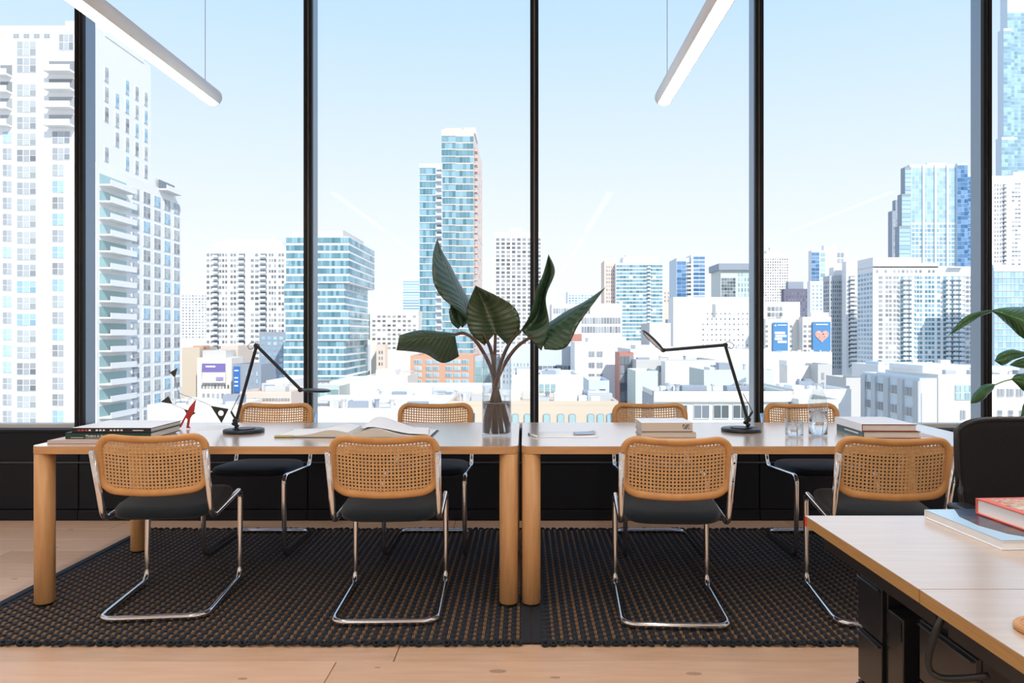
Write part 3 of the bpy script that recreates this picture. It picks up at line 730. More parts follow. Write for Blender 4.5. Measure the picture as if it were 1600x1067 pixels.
for k in range(5):
    a = R(72*k+18); d = Vector((math.cos(a), math.sin(a), 0)); c0 = Vector((0, .19, 0))
    MB().tube([c0+Vector((0, 0, .10)), c0+d*.29+Vector((0, 0, .075))], [.024, .014], 8).build('base_spoke', M['blackmetal'], oc)
    p = c0+d*.285; q = Vector((-d.y, d.x, 0))*.022
    MB().tube([p-q+Vector((0, 0, .028)), p+q+Vector((0, 0, .028))], .028, 14).build('caster', M['blackmetal'], oc)
for s in (-1, 1):
    MB().tube(fillet([(s*.20, .2, .45), (s*.29, .18, .46), (s*.29, .18, .66)], [.04]), .013, 8).build('armrest_post', M['blackmetal'], oc, smooth=True)
    MB().box(s*.29-.035, s*.29+.035, .06, .30, .66, .685).build('armrest', M['blackmetal'], oc, bevel=.01)

# ------------------------------------------------------------------ potted plant by the window
Y = 4.5; ppx = at(1632, 0, Y).x
pl = thing('potted_plant', 'green leafy potted plant at the frame edge beside the window', 'plant', (ppx, Y, 0))
MB().lathe([(0, 0), (.13, 0), (.17, .30), (.175, .32), (.16, .32), (.155, .29), (0, .29)], 32).build('pot', M['white'], pl).data.shade_smooth()
MB().lathe([(0, .285), (.156, .285), (.15, .292), (0, .295)], 24).build('soil', mat('soil', (.04, .025, .015), .9, bump=.5, ns=60), pl)
MB().tube([(0, 0, .28), (.01, 0, .7), (-.01, 0, 1.1), (.0, 0, 1.45)], [.018, .015, .012, .008], 10).build('stem', stem_m, pl, smooth=True)
PLV = [
 ([(1600, 480, Y), (1575, 484, Y-.03), (1549, 486, Y-.05)], [(1547, 484, Y-.05), (1525, 488, Y-.08), (1505, 497, Y-.10), (1482, 524, Y-.12)], [(1549, 486, Y-.05), (1527, 493, Y-.06), (1508, 504, Y-.09), (1482, 524, Y-.12)], [(1549, 488, Y-.02), (1530, 495, Y-.03), (1512, 507, Y-.06), (1482, 524, Y-.12)]),
 ([(1632, 500, Y), (1625, 498, Y)], [(1551, 484, Y-.1), (1575, 480, Y-.06), (1605, 482, Y), (1640, 500, Y)], [(1551, 485, Y-.1), (1575, 492, Y-.12), (1605, 503, Y-.08), (1640, 520, Y)], [(1551, 487, Y-.1), (1570, 503, Y-.06), (1598, 528, Y-.03), (1640, 545, Y)]),
 ([(1632, 590, Y), (1615, 560, Y), (1600, 556, Y-.03)], [(1602, 550, Y-.04), (1580, 546, Y-.06), (1562, 552, Y-.08), (1554, 563, Y-.1)], [(1602, 554, Y-.04), (1580, 555, Y-.07), (1564, 560, Y-.09), (1554, 563, Y-.1)], [(1602, 556, Y-.02), (1582, 563, Y-.04), (1566, 571, Y-.07), (1554, 563, Y-.1)]),
 ([(1632, 600, Y), (1620, 575, Y)], [(1622, 560, Y), (1605, 558, Y-.02), (1590, 562, Y-.04), (1577, 570, Y-.05)], [(1622, 568, Y), (1605, 567, Y-.03), (1590, 568, Y-.05), (1577, 570, Y-.05)], [(1622, 578, Y), (1605, 576, Y-.01), (1590, 574, Y-.03), (1577, 570, Y-.05)]),
 ([(1632, 620, Y), (1605, 592, Y), (1575, 594, Y-.04), (1553, 602, Y-.06)], [(1554, 600, Y-.06), (1538, 601, Y-.09), (1522, 614, Y-.1), (1516, 630, Y-.12)], [(1554, 602, Y-.06), (1540, 608, Y-.10), (1526, 618, Y-.12), (1516, 630, Y-.12)], [(1554, 605, Y-.04), (1543, 618, Y-.06), (1530, 628, Y-.08), (1516, 630, Y-.12)]),
 ([(1632, 600, Y), (1625, 590, Y)], [(1630, 580, Y), (1605, 583, Y-.05), (1588, 585, Y-.08), (1580, 592, Y-.1)], [(1630, 600, Y), (1608, 597, Y-.08), (1594, 596, Y-.1), (1580, 592, Y-.1)], [(1630, 625, Y), (1610, 618, Y-.04), (1595, 607, Y-.06), (1580, 592, Y-.1)]),
 ([(1632, 640, Y), (1622, 620, Y)], [(1622, 612, Y), (1610, 618, Y), (1600, 630, Y), (1594, 652, Y)], [(1622, 618, Y), (1613, 627, Y), (1604, 638, Y), (1594, 652, Y)], [(1622, 626, Y), (1616, 636, Y), (1607, 646, Y), (1594, 652, Y)])]
for st, a, b, c in PLV:
    lf = leaf(pl, a, b, c, ML2, 'leaf', 6, .003)
    MB().tube(catmull([at(*p) - Vector(pl.location) for p in st], 5), .004, 6).build('leaf_stalk', mat('green_stalk', (.10, .22, .07), .4), pl, smooth=True)

exec_city = True
# ------------------------------------------------------------------ the city outside
GZ = -42.0
gm = mat('street', (.55, .54, .52), .9, var=(.45, .44, .43), ns=.02)
struct(MB().box(-1500, 1700, 25, 3200, GZ-1, GZ).build('ground', gm))
W = {}
def wm(name, col, rough=.6, **k): W[name] = mat('wall_'+name, col, rough, **k); return W[name]
for nme, c in (('white', (.80, .80, .79)), ('cream', (.76, .72, .66)), ('brick', (.62, .36, .25)), ('pink', (.76, .60, .52)), ('tan', (.62, .53, .42)), ('grey', (.50, .52, .54)),
               ('concrete', (.58, .57, .55)), ('purple', (.17, .16, .22)), ('slate', (.30, .34, .40)), ('redbrick', (.48, .22, .18)), ('sage', (.60, .64, .60)), ('palebrick', (.70, .58, .50)),
               ('silver', (.60, .68, .74)), ('pale', (.72, .76, .80))): wm(nme, c)
for nme, c, i in (('teal', (.13, .37, .48), .45), ('blue', (.05, .22, .48), .4), ('ice', (.30, .52, .66), .35), ('slate', (.10, .15, .20), .5), ('grey', (.22, .25, .28), .55),
                  ('dim', (.34, .38, .42), .4), ('sky', (.40, .62, .82), .25), ('aqua', (.36, .58, .60), .4), ('mist', (.42, .47, .49), .35), ('shop', (.05, .08, .09), .25)):
    W['g_'+nme] = mat('glazing_'+nme, c, .12, spec=.5, island=i)

def clutter(b, n, seed):
    rnd = random.Random(seed); d0 = min(b.dep*.7, 9)
    for i in range(n):
        x = rnd.uniform(-b.W/2+1.5, b.W/2-1.5); y = rnd.uniform(1, max(1.5, d0)); t = rnd.random(); w = rnd.uniform(.5, 1.6)
        mk = rnd.choice(('grey', 'pale', 'slate', 'white', 'concrete'))
        if t < .5:
            q = MB().box(-w, w, -w*.6, w*.6, 0, rnd.uniform(.6, 1.5)).build('roof_unit', W[mk], b.o, bevel=.05, seg=1)
        elif t < .8:
            q = MB().tube([(0, 0, 0), (0, 0, .8), (0, 0, 1.1)], [.22, .22, .35], 8).build('roof_vent', W[mk], b.o)
        else:
            q = MB().tube(fillet([(-w, 0, 0), (-w, 0, .7), (w, 0, .7), (w, 0, 0)], [.2, .2], 2), .12, 6).build('roof_pipe', W[mk], b.o)
        q.location = (x, y, b.top)
class B: pass
def bldg(name, label, px0, px1, pyt, Y, dep, wall, rz=0, pyb=None, cat='building', penthouse=(), parapet=.5):
    b = B(); b.k = Y/F; b.Y = Y; b.pyt = pyt; b.dep = dep
    x0, x1 = at(px0, 0, Y).x, at(px1, 0, Y).x; b.W = x1-x0; b.top = at(0, pyt, Y).z - GZ
    b.bot = 0 if pyb is None else at(0, pyb, Y).z - GZ
    b.o = thing(name, label, cat, ((x0+x1)/2, Y, GZ), R(rz)); b.px0 = px0; b.px1 = px1; b.n = 0
    MB().box(-b.W/2, b.W/2, 0, dep, 0, b.top).build('wall', W[wall], b.o)
    if parapet:
        p = MB(); h = b.W/2; t = min(.4, b.W*.02); zt = b.top+parapet
        p.box(-h, h, 0, t, b.top-.01, zt); p.box(-h, h, dep-t, dep, b.top-.01, zt); p.box(-h, -h+t, t, dep-t, b.top-.01, zt); p.box(h-t, h, t, dep-t, b.top-.01, zt)
        p.build('parapet', W[wall], b.o)
    for q in penthouse:   # (px0, px1, pytop, setback, depth, wall)
        a0, a1 = (q[0]-(px0+px1)/2)*b.k, (q[1]-(px0+px1)/2)*b.k
        MB().box(a0, a1, q[3], q[3]+q[4], b.top-.05, at(0, q[2], Y).z-GZ).build('penthouse', W[q[5]], b.o)
    return b
def wins(b, face, u0, u1, py0, py1, fpx, cols, wf, hf, g, each=False, proud=.12, keep=1.0, name='window', panes=None, slab=None):
    """a grid of windows on one face; u in 0..1 across the face, rows in photo pixels at the building's distance"""
    k = b.k; L = b.W if face == 'F' else b.dep
    fh = fpx*k; zt = at(0, py0, b.Y).z-GZ; n = max(1, int(round((py1-py0)/fpx))); cw = (u1-u0)*L/cols; w = cw*wf; h = fh*hf
    spots = []
    for r in range(n):
        for c in range(cols):
            if random.random() > keep: continue
            u = u0*L + (c+.5)*cw; z = zt - (r+.5)*fh
            spots.append((u, z))
    def placed(mb, u, z, w, h, p):
        if face == 'F': mb.box(u-b.W/2-w/2, u-b.W/2+w/2, -p, .05, z-h/2, z+h/2)
        elif face == 'R': mb.box(b.W/2-.05, b.W/2+p, u-w/2, u+w/2, z-h/2, z+h/2)
        else: mb.box(-b.W/2-p, -b.W/2+.05, u-w/2, u+w/2, z-h/2, z+h/2)
    if not each:
        mb = MB()
        for u, z in spots: placed(mb, u, z, w, h, proud)
        stuff(mb.build(name+'_panes', W[g], b.o, fix=False))
    else:
        fm = MB(); fm.box(-w/2, w/2, -proud, .05, -h/2, h/2); me = fm.mesh(name, W['pale'])
        gl = MB(); pc, pr = panes or (1, 1)
        for i in range(pc):
            for j in range(pr):
                a0 = -w/2+w*(i+.07)/pc; a1 = -w/2+w*(i+.93)/pc; z0 = -h/2+h*(j+.08)/pr; z1 = -h/2+h*(j+.94)/pr
                gl.box(a0, a1, -proud-.06, -proud+.02, z0, z1)
        gms = [gl.mesh('glazing', W[q]) for q in (g if isinstance(g, (list, tuple)) else [g])]
        for u, z in spots:
            o = link(name, me, b.o)
            if face == 'F': o.location = (u-b.W/2, 0, z)
            elif face == 'R': o.location = (b.W/2, u, z); o.rotation_euler = (0, 0, R(90))
            else: o.location = (-b.W/2, u, z); o.rotation_euler = (0, 0, R(-90))
            link('glazing', random.choice(gms), o)
    if slab:
        mb = MB()
        for r in range(n+1):
            z = zt - r*fh; placed(mb, (u0+u1)/2*L, z, (u1-u0)*L, slab*k, proud+.25)
        stuff(mb.build('floor_bands', W['white'], b.o, fix=False))
def balconies(b, face, u, wid, py0, py1, fpx, depth=1.6, wall='white', shade='g_slate'):
    k = b.k; fh = fpx*k; n = int(round((py1-py0)/fpx)); zt = at(0, py0, b.Y).z-GZ; L = b.W if face == 'F' else b.dep; uu = u*L
    mb = MB(); gb = MB()
    for r in range(n):
        z = zt-(r+1)*fh
        for q, hh, d in ((mb, .3, depth), (gb, fh*.62, .1)):
            z0 = z if q is mb else z+.35
            a, c = uu-wid*k/2, uu+wid*k/2
            if face == 'F': q.box(a-b.W/2, c-b.W/2, -d, .05, z0, z0+hh)
            elif face == 'R': q.box(b.W/2-.05, b.W/2+d, a, c, z0, z0+hh)
            else: q.box(-b.W/2-d, -b.W/2+.05, a, c, z0, z0+hh)
        if face == 'F': mb.box(a-b.W/2, c-b.W/2, -depth, -depth+.1, z+.3, z+1.1)
        elif face == 'R': mb.box(b.W/2+depth-.1, b.W/2+depth, a, c, z+.3, z+1.1)
        else: mb.box(-b.W/2-depth, -b.W/2-depth+.1, a, c, z+.3, z+1.1)
    stuff(mb.build('balcony_slabs', W[wall], b.o, fix=False)); stuff(gb.build('balcony_doors', W[shade], b.o, fix=False))

def merge(b, host):
    for ch in list(b.o.children):
        ch.parent = host.o; ch.location = Vector(ch.location) + b.o.location - host.o.location
    bpy.data.objects.remove(b.o)
# --- tall white residential tower at the frame's edge, with balconies
b = bldg('apartment_tower', 'tall white apartment tower with balconies filling the left edge', -60, 149, 45, 135, 20, 'white', penthouse=((-60, 90, 33, 2, 14, 'white'), (86, 150, 22, 3, 14, 'white')))
G3 = ['g_mist', 'g_dim', 'g_ice', 'g_mist', 'g_grey']
fw = lambda p: (p+60)/209
wins(b, 'F', fw(26), fw(58), 63, 115, 26, 1, .95, .88, G3, True, panes=(3, 2)); wins(b, 'F', fw(26), fw(58), 128, 662, 25.6, 1, .95, .74, G3, True, panes=(3, 2))
wins(b, 'F', fw(81), fw(111), 202, 662, 25.6, 1, .93, .74, G3, True, panes=(3, 2)); wins(b, 'F', fw(4), fw(20), 202, 662, 25.6, 1, .9, .70, ['g_sky', 'g_dim'], True, panes=(2, 2))
wins(b, 'F', fw(-40), fw(-12), 63, 662, 26, 1, .93, .7, G3, True, panes=(3, 2))
wins(b, 'F', fw(18), fw(82), 50, 62, 12, 4, .6, .55, ['g_dim'], True, panes=(2, 1)); wins(b, 'F', fw(92), fw(116), 50, 82, 32, 1, .95, .8, G3, True, panes=(3, 2))
balconies(b, 'F', fw(98), 42, 88, 198, 28, 2.0, shade='g_grey'); balconies(b, 'F', fw(10), 18, 95, 200, 26, 1.6, shade='g_grey')
wins(b, 'R', .08, .98, 90, 250, 32, 5, .34, .72, G3, True, panes=(2, 3), keep=.9)
LT = b
lw = bldg('apartment_tower', 'lower stepped wing of the white balcony tower, rows of windows on its side', 100, 150.5, 258, 134.6, 33, 'white', penthouse=((110, 146, 236, 20, 9, 'white'),))
wins(lw, 'R', .34, 1.0, 268, 668, 25.6, 5, .62, .76, G3, True, panes=(3, 2))
balconies(lw, 'R', .165, 78, 262, 668, 26.2, 2.2, shade='g_aqua'); balconies(lw, 'R', .80, 60, 232, 258, 26, 1.8); merge(lw, LT)

b = bldg('apartment_tower', 'distant pale slab tower with bluish window grid beside the white balcony tower', 277, 326, 456, 620, 30, 'white')
wins(b, 'F', .03, .97, 460, 530, 4.6, 9, .55, .55, 'g_dim')
b = bldg('apartment_tower', 'white high-rise with regular balcony columns behind the billboards', 322, 447, 390, 400, 35, 'white', penthouse=((332, 437, 376, 4, 22, 'white'), (345, 420, 370, 8, 14, 'white')))
for a, z, c in ((.0, .10, 2), (.16, .27, 3), (.30, .38, 2), (.55, .66, 2), (.78, .88, 3), (.90, .98, 2)): wins(b, 'F', a, z, 394, 600, 8.5, c, .72, .52, 'g_grey', keep=.88)
balconies(b, 'F', .45, 10, 394, 600, 8.5, 2.5, shade='g_slate'); balconies(b, 'F', .72, 10, 394, 600, 8.5, 2.5, shade='g_slate'); balconies(b, 'F', .13, 8, 394, 600, 8.5, 2.5, shade='g_slate')
# glass office of stacked, shifted volumes
b = bldg('office_building', 'glass office block of shifted stacked volumes behind the mullion', 456, 536, 359, 301, 38, 'concrete', parapet=0)
vol = [(451, 549, 370, 442, -1.5, 50), (447, 541, 442, 486, -.7, 44), (450, 549, 486, 532, -1.5, 46), (446, 541, 532, 588, -.7, 44), (450, 546, 588, 594, -1, 46)]
vi = []
for a, z, t, bt, dy, dp in vol:
    o = (a+z)/2-(456+536)/2
    q = MB().box((a-498)*b.k, (z-498)*b.k, dy, dy+dp, at(0, bt, 300).z-GZ, at(0, t, 300).z-GZ).build('stacked_volume', W['white'], b.o)
    n = int(round((bt-t)/11.6)); mb = MB(); rows_ = max(1, n)
    for r in range(rows_):
        z1 = at(0, t+(r+.12)*(bt-t)/rows_, 300).z-GZ; z0 = at(0, t+(r+.80)*(bt-t)/rows_, 300).z-GZ
        nc = 22
        for c in range(nc):
            xa = (a-498)*b.k + (z-a)*b.k*c/nc; xb = (a-498)*b.k + (z-a)*b.k*(c+.93)/nc
            mb.box(xa, xb, dy-.15, dy+.1, z0, z1)
        for c in range(10):
            mb.box((z-498)*b.k-.1, (z-498)*b.k+.15, dy+dp*c/10, dy+dp*(c+.95)/10, z0, z1)
    stuff(mb.build('window_panes', W['g_teal'], q, fix=False))
wins(b, 'F', 0, 1, 596, 612, 16, 9, .7, .8, 'g_slate')
b = bldg('podium', 'white podium block with a curved dark colonnade under the glass office', 515, 588, 598, 240, 30, 'white'); wins(b, 'R', .1, .9, 622, 640, 16, 8, .5, .8, 'g_slate')
b = bldg('glass_pavilion', 'pale green glass box at the foot of the glass office', 470, 530, 606, 225, 14, 'sage'); wins(b, 'F', .02, .98, 608, 650, 14, 10, .93, .92, 'g_aqua')
b = bldg('glass_tower', 'small pale glass tower beside the central blue tower', 629, 658, 432, 900, 40, 'pale'); wins(b, 'F', .02, .98, 438, 490, 4.2, 1, 1, .62, 'g_ice')
# the central blue tower
b = bldg('glass_tower', 'tall blue glass tower with pinkish side standing at the centre', 690, 740, 204, 355, 72, 'pink', penthouse=((694, 720, 198, 2, 14, 'concrete'), (724, 742, 196, 4, 20, 'white')))
wins(b, 'F', .0, .44, 212, 640, 10.75, 4, .93, .80, 'g_teal', slab=1.0); wins(b, 'F', .44, 1.0, 212, 640, 10.75, 5, .93, .80, 'g_teal')
balconies(b, 'R', .10, 22, 222, 560, 10.75, 1.4, wall='pink', shade='g_slate'); wins(b, 'R', .32, .95, 222, 560, 10.75, 5, .3, .45, 'g_dim', keep=.55)
CT = b
b2_ = bldg('glass_tower', 'lower blue glass wing attached to the central tower', 655, 691, 257, 353, 40, 'silver')
wins(b2_, 'F', .02, .72, 262, 640, 10.75, 5, .92, .78, 'g_teal', slab=1.0); balconies(b2_, 'F', .87, 8, 262, 560, 10.75, 1.2, shade='g_slate'); merge(b2_, CT)
b = bldg('apartment_tower', 'white gridded concrete tower beside the central mullion', 773, 846, 364, 500, 35, 'white', penthouse=((796, 815, 354, 6, 12, 'white'),))
wins(b, 'F', .01, .80, 371, 560, 6.45, 7, .66, .62, 'g_grey'); wins(b, 'F', .80, .99, 371, 560, 6.45, 1, .95, .62, 'g_grey')
b = bldg('brick_building', 'orange brick building with teal windows under the drooping leaf', 641, 740, 558, 210, 26, 'brick')
for a, z, c in ((.05, .19, 1), (.24, .46, 2), (.55, .93, 3)): wins(b, 'F', a, z, 560, 612, 10.4, c, .84, .62, ['g_teal', 'g_aqua', 'g_ice'], True, panes=(3, 1))
b = bldg('apartment_block', 'wide cream mid-rise with dark window rows behind the drooping leaf', 578, 654, 487, 338, 12, 'cream'); wins(b, 'F', .03, .97, 491, 545, 7, 9, .6, .45, 'g_grey', keep=.8)
b = bldg('brick_building', 'small red-brick block between glass office and drooping leaf', 588, 602, 540, 330, 6, 'palebrick'); wins(b, 'F', .2, .8, 546, 575, 9, 2, .5, .5, 'g_slate')
b = bldg('low_building', 'pale low building with stepped roof left of the orange brick building', 572, 637, 590, 190, 18, 'cream', penthouse=((580, 610, 580, 6, 10, 'white'), (616, 634, 584, 8, 8, 'palebrick')))
b = bldg('low_building', 'dark blue low shed beside the white podium', 584, 620, 590, 230, 12, 'slate')
b = bldg('low_building', 'long flat white rooftop below the orange brick building', 560, 760, 622, 130, 34, 'white', penthouse=((640, 668, 610, 6, 5, 'white'), (672, 690, 615, 4, 4, 'grey'), (700, 750, 613, 10, 6, 'white'))); clutter(b, 14, 127)
b = bldg('low_building', 'nearest white flat roof behind the window-side chairs', 440, 688, 645, 80, 18, 'cream', penthouse=((600, 625, 640, 4, 4, 'white'), (480, 500, 641, 4, 3, 'concrete'), (560, 572, 640, 5, 2, 'grey'))); clutter(b, 14, 102)
b = bldg('low_building', 'glass-sided greenish building behind the vase stems', 742, 780, 560, 180, 8, 'grey'); wins(b, 'F', .02, .98, 563, 600, 12, 4, .92, .9, 'g_aqua')
b = bldg('low_building', 'blue-grey building with glazed balcony behind the central mullion', 785, 897, 545, 170, 20, 'silver'); wins(b, 'F', .42, .98, 570, 588, 18, 8, .84, .82, 'g_slate', each=False); wins(b, 'F', .0, .38, 565, 600, 9, 8, .3, .5, 'g_dim')
b = bldg('low_building', 'white flat-roofed building with one large window by the central mullion', 800, 905, 590, 120, 16, 'white'); wins(b, 'F', .40, .66, 598, 614, 16, 3, .8, .8, ['g_aqua', 'g_grey'], True, panes=(1, 2)); clutter(b, 7, 49)
b = bldg('brick_building', 'tan building with a row of arched windows along the tabletop', 700, 966, 633, 90, 13, 'tan', penthouse=((842, 862, 626, 5, 3, 'grey'), (890, 912, 622, 7, 3, 'white'), (925, 940, 627, 5, 2, 'white'))); clutter(b, 18, 152)
def arch_windows(b, pxs, py, w, h):
    a = [(-w/2, -h/2), (w/2, -h/2), (w/2, h/2)] + [(w/2*math.cos(R(t)), h/2+w*.22*math.sin(R(t))) for t in (30, 60, 90, 120, 150)] + [(-w/2, h/2)]
    me = MB().prism([(x, -.12, z) for x, z in a], (0, .17, 0)).mesh('arched_window', W['slate'])
    gl = MB().prism([(x*.8, -.17, z*.85) for x, z in a], (0, .1, 0)).mesh('glazing', W['g_aqua'])
    for px in pxs:
        o = link('arched_window', me, b.o); o.location = ((px-(b.px0+b.px1)/2)*b.k, 0, at(0, py, b.Y).z-GZ); link('glazing', gl, o)
arch_windows(b, (805, 824, 854, 876, 894, 923, 938, 953), 655, 11*b.k, 13*b.k)
b = bldg('low_building', 'blue-roofed shed with one dark window beside the white office', 920, 952, 600, 105, 10, 'silver'); wins(b, 'F', .5, .85, 606, 618, 12, 1, .9, .8, ['g_slate'], True, panes=(1, 2))
b = bldg('office_building', 'white office building with paired square windows behind the outer leaf', 898, 965, 538, 150, 14, 'white', penthouse=((921, 966, 528, 3, 8, 'pale'),))
wins(b, 'F', .30, .68, 544, 600, 17.5, 2, .72, .5, ['g_dim', 'g_grey'], True, panes=(2, 1))
b = bldg('brick_building', 'narrow red brick wall beside the white office building', 893, 909, 525, 166, 3.5, 'redbrick')
b = bldg('office_building', 'white terraced office with dark glazed floors behind the outer leaf', 862, 972, 476, 350, 30, 'white'); wins(b, 'F', .02, .55, 480, 492, 12, 14, .8, .7, 'g_dim'); wins(b, 'F', .42, .98, 494, 524, 14, 14, .8, .68, 'g_dim')
b = bldg('glass_tower', 'faint far tower above the outer leaf', 887, 928, 456, 950, 40, 'pale'); wins(b, 'F', .02, .98, 460, 480, 4, 8, .7, .6, 'g_ice')
b = bldg('glass_tower', 'narrow dark glass building with red roof edge behind the short book stack', 968, 990, 553, 140, 7, 'redbrick', parapet=.3); wins(b, 'F', .05, .95, 556, 640, 14, 3, .93, .93, 'g_slate'); wins(b, 'R', .05, .95, 556, 640, 14, 3, .93, .93, 'g_ice')
b = bldg('apartment_tower', 'slim pinkish tower joined to the banded glass tower', 944, 961.5, 408, 505, 20, 'pink'); wins(b, 'F', .15, .95, 414, 480, 6, 4, .5, .5, 'g_dim')
b = bldg('glass_tower', 'banded glass tower with white top above the outstretched lamp', 962, 1036, 412, 500, 35, 'white', penthouse=((975, 1030, 400, 4, 18, 'white'), (979, 986, 397, 5, 5, 'silver')))
wins(b, 'F', .01, .99, 413, 530, 5.7, 14, .94, .64, 'g_teal', keep=.95); balconies(b, 'F', .70, 5, 413, 530, 5.7, 1.5)
b = bldg('apartment_block', 'faint peach block between two glass towers', 1034, 1060, 450, 700, 25, 'pink'); wins(b, 'F', .1, .9, 455, 475, 6, 4, .4, .5, 'g_dim')
b = bldg('glass_tower', 'deep blue glass tower with white balconies above the lamp joint', 1057, 1080, 404, 600, 30, 'silver'); wins(b, 'F', .02, .66, 408, 470, 6.2, 2, .95, .9, 'g_blue'); balconies(b, 'F', .84, 6, 408, 470, 6.2, 2)
DB = b
b = bldg('glass_tower', 'taller half of the deep blue tower with white floor bands', 1080, 1102, 399, 598, 30, 'white'); wins(b, 'F', .15, .98, 400, 470, 6.2, 2, .96, .74, 'g_blue'); merge(b, DB)
b = bldg('glass_tower', 'grey-green tower with flat dark roof beside the mullion', 1126, 1178, 422, 690, 35, 'sage', penthouse=((1122, 1178, 412, -3, 38, 'slate'),)); wins(b, 'F', .02, .45, 434, 470, 5, 5, .9, .85, 'g_slate'); wins(b, 'F', .5, .98, 425, 470, 8, 5, .55, .7, 'g_aqua')
b = bldg('civic_building', 'wide white building dotted with tiny square windows above the lamp arm', 1052, 1196, 466, 300, 10, 'white', penthouse=())
wins(b, 'F', .30, .97, 486, 548, 8.2, 14, .24, .28, 'g_slate', keep=.85); wins(b, 'F', .42, .46, 474, 497, 23, 1, .9, .9, 'g_dim')
b = bldg('low_building', 'plain grey windowless block left of the dotted white building', 1015, 1048, 507, 240, 18, 'concrete')
b = bldg('low_building', 'dark louvred flank beside the dotted white building', 1043, 1050, 501, 262, 4, 'slate')
b = bldg('low_building', 'long pale rooftop with parapet behind the lamp arm', 985, 1200, 548, 200, 40, 'white', penthouse=((1000, 1040, 540, 8, 10, 'cream'),)); clutter(b, 10, 91)
b = bldg('low_building', 'concrete rooftop with white cooling units behind the lamp', 994, 1120, 566, 135, 14, 'concrete');  clutter(b, 6, 44)
MB().box(-3, 8, -5, -1, b.top-9, b.top+.3).build('cooling_unit', W['white'], b.o); MB().box(10, 14, -4, -1, b.top-7, b.top-3).build('cooling_unit', W['pale'], b.o)
wins(b, 'F', .28, .72, 570, 582, 12, 6, .9, .8, 'g_grey')
b = bldg('low_building', 'pale stair tower block beside the dark narrow glass building', 993, 1028, 585, 100, 8, 'sage')
b = bldg('low_building', 'sage rooftop block with dark wedge opening behind the lamp', 1100, 1210, 583, 110, 10, 'sage', penthouse=((1120, 1150, 576, 4, 4, 'white'),)); MB().prism([(-6.0, -.1, b.top-4.2), (1.0, -.1, b.top-4.2), (1.0, -.1, b.top-.6)], (0, .3, 0)).build('wedge_opening', W['slate'], b.o); clutter(b, 6, 62)
b = bldg('shop_building', 'sage-trimmed white building with big windows behind the lamp base', 1021, 1232, 619, 72, 6.6, 'sage', penthouse=((1060, 1100, 613, 3, 3, 'white'),)); clutter(b, 12, 127)
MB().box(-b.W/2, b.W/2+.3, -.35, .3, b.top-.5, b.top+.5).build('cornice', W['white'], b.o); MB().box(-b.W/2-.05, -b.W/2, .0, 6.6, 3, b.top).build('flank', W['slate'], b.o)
wins(b, 'F', .284, .716, 629, 657, 28, 3, .80, .80, ['g_shop', 'g_slate'], True, panes=(2, 1)); wins(b, 'F', .13, .284, 629, 657, 28, 1, .6, .8, ['g_shop'], True, panes=(1, 1))
text('mcq', 1.25, 'painted_sign', W['white'], b.o, (-b.W/2-.08, 3.1, b.top-1.5), (R(90), 0, R(-90)), .02)
# towards the right
b = bldg('apartment_tower', 'pale pinkish gridded tower right beside the fourth mullion', 1190, 1233, 397, 900, 15, 'cream', penthouse=((1199, 1222, 391, 3, 9, 'white'), (1205, 1215, 386, 4, 6, 'white')))
wins(b, 'F', .02, .98, 403, 470, 4.3, 11, .5, .5, 'g_grey')
b = bldg('dark_tower', 'dark purple-grey block with raised centre behind the billboards', 1225, 1269, 452, 700, 8, 'purple', penthouse=((1232, 1256, 440, 1, 6, 'slate'),)); wins(b, 'F', .05, .95, 456, 500, 5, 9, .35, .5, 'g_slate')
b = bldg('glass_tower', 'white-cored tower with blue glass corners behind the purple block', 1268, 1320, 392, 720, 8, 'white', penthouse=((1288, 1308, 383, 1, 6, 'white'),)); wins(b, 'F', .0, .24, 394, 460, 6, 2, .95, .9, 'g_blue'); wins(b, 'F', .26, .42, 394, 460, 8, 1, .9, .8, 'g_aqua'); wins(b, 'F', .76, .98, 394, 412, 9, 2, .85, .8, 'g_dim')
b = bldg('apartment_block', 'small white balcony block under the white-cored tower', 1266, 1300, 440, 560, 6, 'white'); wins(b, 'F', .05, .95, 444, 500, 6, 5, .5, .5, 'g_ice')
b = bldg('office_building', 'white office with dark corner windows above the billboards', 1196, 1250, 473, 420, 8, 'white'); wins(b, 'F', .05, .5, 478, 502, 9, 4, .8, .7, 'g_grey')
sg = mat('billboard_blue', (.075, .25, .50), .5); heart = mat('billboard_coral', (.80, .34, .28), .5)
def billboard(px0, px1, py0, py1, Y, label):
    k = Y/F; w = (px1-px0)*k; h = (py1-py0)*k; c = at((px0+px1)/2, py1, Y-.8)
    t = thing('billboard', label, 'billboard', c); MB().box(-w/2, w/2, 0, .5, 0, h).build('board', sg, t); return t, w, h
b = bldg('loft_building', 'cream loft building carrying the blue lettered billboard', 1196, 1250, 500, 290, 8, 'cream', penthouse=((1222, 1240, 494, 1, 6, 'cream'),)); wins(b, 'F', .70, .78, 506, 575, 7.7, 1, .8, .45, 'g_grey'); wins(b, 'F', .0, .08, 506, 600, 7.7, 1, .8, .45, 'g_grey')
t, w, h = billboard(1208, 1231, 504, 551, 290, 'blue billboard with white lettering on the cream loft building')
for i, (a, z) in enumerate(((.10, .80), (.14, .90), (.10, .62), (.30, .92))): MB().box(-w/2+w*a, -w/2+w*z, -.15, .02, h*(.66-.10*i)-.5, h*(.66-.10*i)+.45).build('lettering', W['white'], t)
MB().box(-w*.2, w*.42, -.15, .02, h*.90, h*.93).build('lettering', W['white'], t)
MB().lathe([(0, 0), (w*.06, 0), (w*.06, .15), (0, .15)], 12).build('round_mark', W['white'], t).location = (-w*.35, 0, h*.9); t.children[-1].rotation_euler = (R(90), 0, 0)
